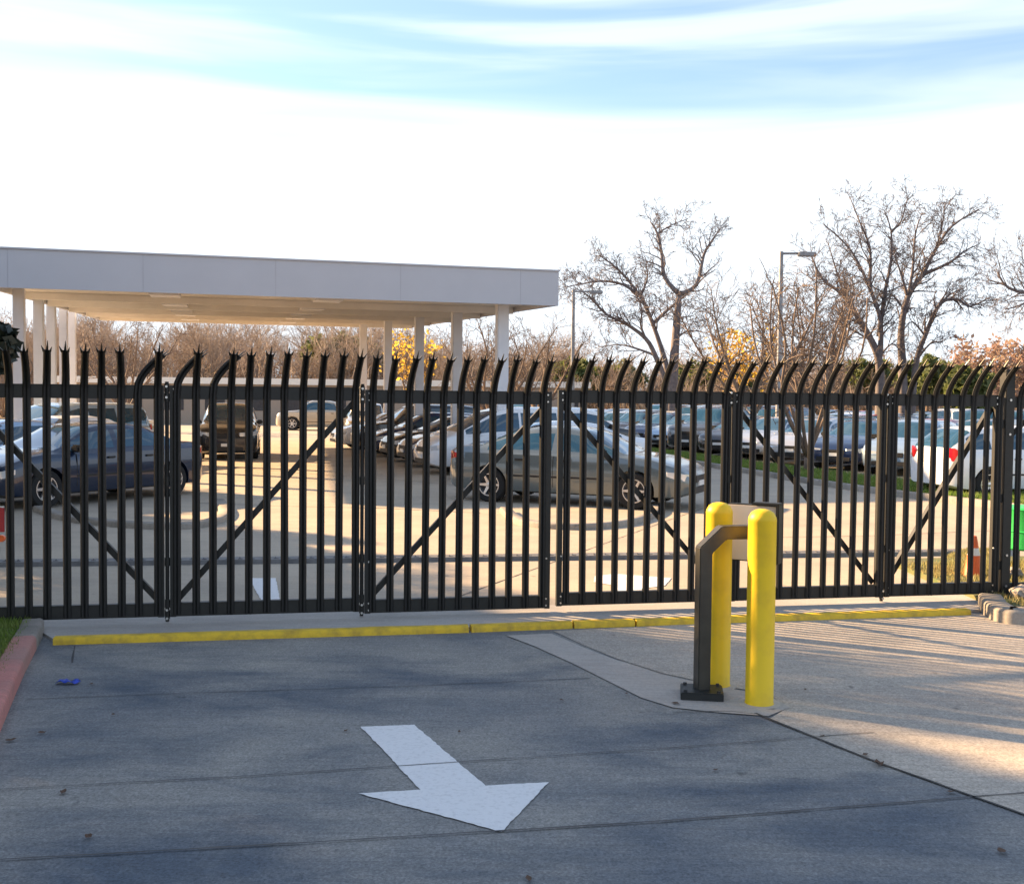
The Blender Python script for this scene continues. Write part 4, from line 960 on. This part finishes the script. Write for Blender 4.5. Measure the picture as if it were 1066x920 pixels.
random_tree('bare_tree', D(850, 410, 54), 7.6, 15, 'bushy bare tree behind the tall lamp post', r=.2, n=7, dens=3.0, ls=2.5, wide=.5, fork=.18, group='bare trees behind the lot')
random_tree('bare_tree', D(512, 410, 62), 6.3, 17, 'dark twiggy bare tree behind the nearest canopy column', r=.2, n=9, dens=2.6, ls=2.0, wide=.6, fork=.12, group='bare trees behind the lot')
random_tree('bare_tree', D(560, 410, 66), 6.4, 18, 'bare tree low beside the right end of the canopy', r=.2, n=8, dens=2.2, ls=1.8, wide=.5, fork=.12, group='bare trees behind the lot')
random_tree('bare_tree', D(130, 410, 60), 6.2, 19, 'bare tree seen under the left end of the canopy', r=.18, n=8, dens=2.2, ls=1.8, wide=.5, fork=.15, group='bare trees behind the lot')
random_tree('yellow_tree', D(428, 410, 66), 5.8, 21, 'small tree with yellow leaves between the canopy columns', leaves=m_leafy, nl=420, lsz=.15, r=.14, wide=.22, ls=1.2, group='trees with autumn leaves')
random_tree('yellow_tree', D(778, 410, 72), 6.4, 22, 'small tree with golden leaves below the bushy bare trees', leaves=m_leafy, nl=900, lsz=.17, r=.14, wide=.5, ls=1.4, group='trees with autumn leaves')
random_tree('russet_tree', D(1030, 410, 75), 5.6, 23, 'russet leaved tree left of the square gate post', leaves=m_leafr, nl=2300, lsz=.17, r=.14, wide=.48, ls=1.4, group='trees with autumn leaves')
random_tree('russet_tree', D(1075, 410, 78), 6.0, 24, 'russet leaved tree at the right edge behind the gate post', leaves=m_leafr, nl=2000, lsz=.17, r=.14, wide=.48, ls=1.4, group='trees with autumn leaves')
def evergreen(name, p, rx, rz, zc, seed, label, m, n, lsz, cat='tree', group=None, trunk=.15):
    rr_ = random.Random(seed); t = empty(name, (p.x, p.y, 0)); tag(t, label, cat, group)
    b = MB(); b.tube([(0, 0, -.1), (0.05, 0, zc * .5), (0, .05, zc)], [trunk, trunk * .8, trunk * .5], 8)
    cl_ = []
    for k in range(26):
        d = Vector((rr_.gauss(0, 1), rr_.gauss(0, 1), rr_.gauss(0, 1))).normalized() * rr_.uniform(.35, .85); c = Vector((d.x * rx, d.y * rx, zc + d.z * rz)); cl_.append((c, rr_.uniform(.28, .5) * min(rx, rz)))
        b.tube([(0, 0, zc * .5 + .3), c * .5 + Vector((0, 0, zc * .25)), c], [trunk * .4, trunk * .25, .02], 5, cap=False)
    b.build('trunk', m_bark2, t, smooth=True, angle=0)
    lb = MB()
    for _ in range(n):
        c, r = cl_[rr_.randrange(len(cl_))]; d = Vector((rr_.gauss(0, 1), rr_.gauss(0, 1), rr_.gauss(0, 1))).normalized() * r * rr_.random() ** .33; leafq(lb, c + d, lsz * rr_.uniform(.6, 1.4), rr_)
    lb.build('crown', m, t); return t
for i, (px, dep, rx, rz, zc) in enumerate([(735, 95, 3.2, 1.8, 4.0), (762, 92, 2.6, 1.5, 3.8), (965, 80, 2.6, 1.7, 3.9), (990, 84, 2.4, 1.5, 4.0), (905, 92, 2.5, 1.6, 4.2), (340, 100, 3.4, 2.2, 6.0), (372, 104, 3.0, 2.0, 6.0), (600, 96, 3, 1.5, 4.2), (640, 98, 3.0, 1.5, 4.0), (1010, 60, 1.6, 1.6, 2.4)]):
    evergreen('evergreen_tree', D(px, 410, dep), rx, rz, zc, 40 + i, '%s green tree at the wood edge, %s' % ('round' if rx < 3 else 'wide', ['right of the big forked bare tree', 'behind the golden leaved tree', 'between the trunks of the tallest bare tree', 'right of the trunks of the tallest bare tree', 'left of the tallest bare tree', 'under the middle of the canopy', 'beside the rear canopy column', 'behind the right lamp arm', 'left of the big forked bare tree', 'low and dark beside the russet tree'][i]), m_leafg, 2600, .22, group='green trees at the wood edge')
# evergreens left of the driveway, seen only at the edge of the photo; they shade the pavement
for i, (x, y, rx, rz, zc, n) in enumerate([(-8.88, 15.3, 2.05, .78, 2.38, 13000), (-8.9, 11.9, 2.3, 2.15, 3.55, 21000), (-9.0, 9.0, 2.7, 2.85, 4.25, 28000), (-8.6, 4.8, 2.5, 2.4, 3.6, 24000), (-12.0, 16.2, 2.4, 2.2, 3.5, 21000), (-13.8, 20.5, 2.4, 1.9, 2.9, 16000), (-16.5, 24.5, 2.6, 2.6, 3.2, 14000), (-7.8, 1.2, 2.4, 2.0, 3.2, 14000), (-11.6, 17.8, 2.2, 1.6, 2.7, 14000)]):
    evergreen('live_oak', Vector((x, y, 0)), rx, rz, zc, 70 + i, 'dark dense evergreen tree at the left edge above the gate' if i == 0 else 'dark dense evergreen tree left of the driveway, %s towards the camera' % ordw[i], m_leafd, n, .095, group=None if i == 0 else 'evergreens left of the driveway', trunk=.2)
# the far wood: one mass of bare twiggy trees
def wood():
    rr_ = random.Random(77); b = MB()
    def twig(p, d, ln, r, lev):
        q = p + d * ln; 
        s_ = d.cross(Vector((0, 1, 0))); s_ = s_.normalized() * r if s_.length > 1e-4 else Vector((r, 0, 0)); s2 = d.cross(s_).normalized() * r
        b.add([p + s_, p - s_ * .5 + s2, p - s_ * .5 - s2, q], [(0, 1, 3), (1, 2, 3), (2, 0, 3)])
        if lev > 0:
            for k in range(4 if lev > 1 else 3):
                f = rr_.uniform(.35, 1.0); dd = (d + Vector((rr_.gauss(0, .55), rr_.gauss(0, .45), rr_.gauss(.1, .4)))).normalized(); twig(p.lerp(q, f), dd, ln * rr_.uniform(.45, .75), r * .55, lev - 1)
    def tree(x, y, h):
        b0 = Vector((x, y, -.1)); r = .15
        for k in range(3):
            d = Vector((rr_.gauss(0, .25), rr_.gauss(0, .2), 1)).normalized(); twig(b0, d, h * rr_.uniform(.45, .6), r, 4)
    # denser and taller to the left, lower to the right
    for i in range(350):
        px = rr_.uniform(-120, 1230); dep = rr_.uniform(88, 135); q = D(px, 410, dep)
        hmax = 11.0 if px < 420 else (9.0 if px < 600 else 7.0)
        tree(q.x, q.y, hmax * rr_.uniform(.7, 1.08) * dep / 110)
    for i in range(5200):      # undergrowth
        px = rr_.uniform(-150, 1260); dep = rr_.uniform(84, 125); q = D(px, 410, dep); z = rr_.uniform(0, 4.3 if px < 560 else 3.6) * dep / 100
        twig(Vector((q.x, q.y, z - .3)), Vector((rr_.gauss(0, .5), rr_.gauss(0, .4), 1)).normalized(), rr_.uniform(.7, 1.5), .045, 1)
    o = b.build('woodland', m_twig); tag(o, kind='stuff'); return o
wood()
tag(sheet('wood_floor', [D(-300, 410, 84).xy.to_3d(), D(1400, 410, 84).xy.to_3d(), D(1400, 410, 180).xy.to_3d(), D(-300, 410, 180).xy.to_3d()], 0.02, mat('leaf_litter', (0.30, 0.21, 0.13), .95, col2=(.2, .15, .09), scale=.5)), kind='structure')
b = MB(); pa, pc = D(-400, 410, 140), D(1500, 410, 140); rr_ = random.Random(3); n = 160; vs = []
for i in range(n + 1):
    p = pa.lerp(pc, i / n); vs += [Vector((p.x, p.y, -1)), Vector((p.x + rr_.uniform(-.5, .5), p.y + 6, 3.6 + 1.2 * math.sin(i * .13) + rr_.uniform(-.5, .5))), Vector((p.x, p.y + 40, 3.0))]
b.add(vs, [(3 * i + j, 3 * i + 3 + j, 3 * i + 4 + j, 3 * i + 1 + j) for i in range(n) for j in (0, 1)])
tag(b.build('wooded_bank', mat('bank_brush', (0.24, 0.17, 0.12), .95, col2=(.13, .11, .06), scale=.6)), kind='structure')
# grass
def grass(name, poly, n, h, m, z, seed):
    rr_ = random.Random(seed); b = MB(); xs_ = [p.x for p in poly]; ys_ = [p.y for p in poly]; c = 0; tries = 0
    def inside(x, y):
        r = False; j = len(poly) - 1
        for i in range(len(poly)):
            if (poly[i].y > y) != (poly[j].y > y) and x < (poly[j].x - poly[i].x) * (y - poly[i].y) / (poly[j].y - poly[i].y) + poly[i].x: r = not r
            j = i
        return r
    while c < n and tries < n * 12:
        tries += 1; x, y = rr_.uniform(min(xs_), max(xs_)), rr_.uniform(min(ys_), max(ys_))
        if not inside(x, y): continue
        c += 1; a = rr_.uniform(0, 6.28); hh = h * rr_.uniform(.5, 1.3); w = hh * .09 + .002; l = Vector((rr_.gauss(0, .35), rr_.gauss(0, .35), 1)) * hh; s_ = Vector((math.cos(a), math.sin(a), 0)) * w; p = Vector((x, y, z))
        b.add([p - s_, p + s_, p + l], [(0, 1, 2)])
    tag(b.build(name, m), kind='stuff')
grass('verge_grass', [FP(-1.6, -.2), FP(-.2, -.2), G(34, 656), G(24, 676), G(-10, 740), G(-60, 740)], 9000, .045, m_blade, .075, 1)
grass('strip_grass', [p for p in strip_front[:8]] + [p for p in strip_back[1:]], 42000, .10, m_blade, .10, 2)
grass('dry_grass', [G(978, 605), G(980, 585), G(1000, 576), G(1048, 574), G(1048, 605)], 7000, .05, m_dryblade, .03, 3)
grass('verge_grass', [FP(9.1, -2.0), FP(11.5, -2.0), FP(11.5, .4), G(1090, 640), G(1045, 636), G(1030, 628)], 9000, .05, m_dryblade, .06, 4)
# ------------------------------------------------------------------ small things
q = G(1017, 606); t = empty('traffic_cone', (q.x, q.y + .1, 0.02)); tag(t, 'orange traffic cone behind the right gate leaf', 'cone')
b = MB(); b.box(-.15, .15, -.15, .15, 0, .03); b.build('base', m_orange, t, bevel=.008)
b = MB(); b.lathe([(.115, .03), (.10, .06), (.065, .26)], 24); b.lathe([(.05, .34), (.03, .46), (.02, .47)], 24); b.build('body', m_orange, t, smooth=True, angle=40)
b = MB(); b.lathe([(.066, .26), (.051, .34)], 24); b.build('reflective_band', m_coneband, t, smooth=True)
q = G(1081, 600); t = empty('green_bin', (q.x + .02, q.y + .3, 0.05)); tag(t, 'bright green drum bin behind the fence right of the gate post', 'bin')
b = MB(); b.lathe([(.27, .22), (.29, .24), (.29, .42), (.30, .43), (.29, .44), (.29, .66), (.30, .68), (.27, .70)], 28); b.build('drum', m_green, t, smooth=True, angle=30)
for a in range(4):
    b = MB(); b.tube([(.24 * math.cos(a * 1.57 + .7), .24 * math.sin(a * 1.57 + .7), -.1), (.24 * math.cos(a * 1.57 + .7), .24 * math.sin(a * 1.57 + .7), .24)], .018, 8); b.build('leg', m_grey, t)
def rock(px, py, r, label, seed, zb=.06):
    rr_ = random.Random(seed); q = G(px, py); bm = bmesh.new(); bmesh.ops.create_icosphere(bm, subdivisions=3, radius=r)
    import mathutils
    for v in bm.verts:
        nz = mathutils.noise.noise(v.co * (2.2 / r) + Vector((seed, 0, 0))); v.co *= 1 + .28 * nz; v.co.z *= .78
    me = bpy.data.meshes.new('rock'); bm.to_mesh(me); bm.free(); me.materials.append(m_rock); o = link_mesh('rock', me); o.location = (q.x, q.y, zb + r * .5); tag(o, label, 'rock', 'rocks by the gate post')
rock(1063, 629, .10, 'larger pale rock beside the foot of the gate post', 1)
rock(1056, 606, .08, 'small pale rock behind the fence right of the gate post', 2)
rock(1033, 624, .05, 'smallest rock, left of the foot of the gate post', 3)
q = D(-4, 542, 10.6); t = empty('red_sign', (q.x, q.y, 0)); tag(t, 'red board at the left edge behind the gate, orange reflector below', 'sign')
b = MB(); b.tube([(-.12, 0.03, -.1), (-.12, 0.03, q.z + .18)], .025, 8); b.build('stake', m_grey, t)
b = MB(); b.box(-.22, .085, -.01, .0, q.z - .11, q.z + .13); b.build('board', m_red, t, bevel=.004)
b = MB(); b.box(-.22, .085, -.012, -.009, q.z + .132, q.z + .146); b.build('board_edge', m_coneband, t)
b = MB(); b.lathe([(.035, -.03), (.035, 0), (.02, .01)], 14, (.06, -.0, q.z - .17), 'y'); b.build('reflector', m_lens, t)
# litter
rr = random.Random(9)
b = MB(); q = G(70, 712); vs = []; n = 9
for i in range(n):
    for j in range(3): vs.append(Vector((i * .018, j * .03 + .01 * math.sin(i), .006 + .022 * abs(math.sin(i * .9 + j)) * (1 if 0 < i < n - 1 else 0.2))))
b.add(vs, [(i * 3 + j, (i + 1) * 3 + j, (i + 1) * 3 + j + 1, i * 3 + j + 1) for i in range(n - 1) for j in range(2)])
o = b.build('plastic_scrap', m_blue, smooth=True); o.location = (q.x - .07, q.y - .03, 0.004); md = o.modifiers.new('s', 'SOLIDIFY'); md.thickness = .002; tag(o, 'blue scrap of plastic lying on the driveway near the left kerb', 'litter')
lm = []
for k in range(4):
    b = MB(); n = 8
    for i in range(n): pass
    vs = [Vector((0, 0, .004))] + [Vector((math.cos(a * .785) * .022 * (1.5 if a % 4 == 0 else (.8 + .3 * rr.random())), math.sin(a * .785) * .016 * (1 + .3 * rr.random()), .003 + .012 * rr.random())) for a in range(8)]
    b.add(vs, [(0, 1 + i, 1 + (i + 1) % 8) for i in range(8)]); lm.append(b.mesh('fallen_leaf', m_dleaf))
spots = [(44, 764, 1.2, 'topmost of the three by the left kerb'), (11, 772, 1.6, 'at the left photo edge by the kerb foot'), (66, 826, 1.5, 'on the lower joint at the left'), (92, 873, 1.3, 'above the nearest joint at bottom left'), (118, 745, .8, 'alone between the blue scrap and the white arrow'),
 (95, 713, .8, 'just right of the blue plastic scrap'), (704, 734, 1.6, 'left of the reader post base'), (838, 719, .8, 'right of the nearer bollard foot'), (745, 803, 1.1, 'between the arrow tip and the long diagonal joint'), (856, 767, 1.1, 'highest one on the long diagonal joint'),
 (901, 787, 1.3, 'small one in the middle of the long diagonal joint'), (915, 797, 2.2, 'large curled one below the long diagonal joint'), (990, 826, 1.4, 'where two dark joints cross at the right'), (1043, 888, 1.6, 'near the bottom right corner'), (550, 917, 1.3, 'at the bottom edge below the arrow tip'),
 (585, 730, .8, 'left of the pale trench patch'), (652, 723, .8, 'on the edge of the pale trench patch'), (478, 763, .8, 'just right of the arrow shaft'), (360, 762, 1.0, 'just left of the arrow tail')]
for i, (px, py, sc, lab) in enumerate(spots):
    o = link_mesh('fallen_leaf', lm[i % 4]); q = G(px, py); o.location = (q.x, q.y, .009); o.scale = (sc * .62, sc * .62, sc * .62); o.rotation_euler = (0, 0, rr.uniform(0, 6))
    tag(o, 'brown dead leaf ' + lab, 'leaf', 'dead leaves on the driveway')
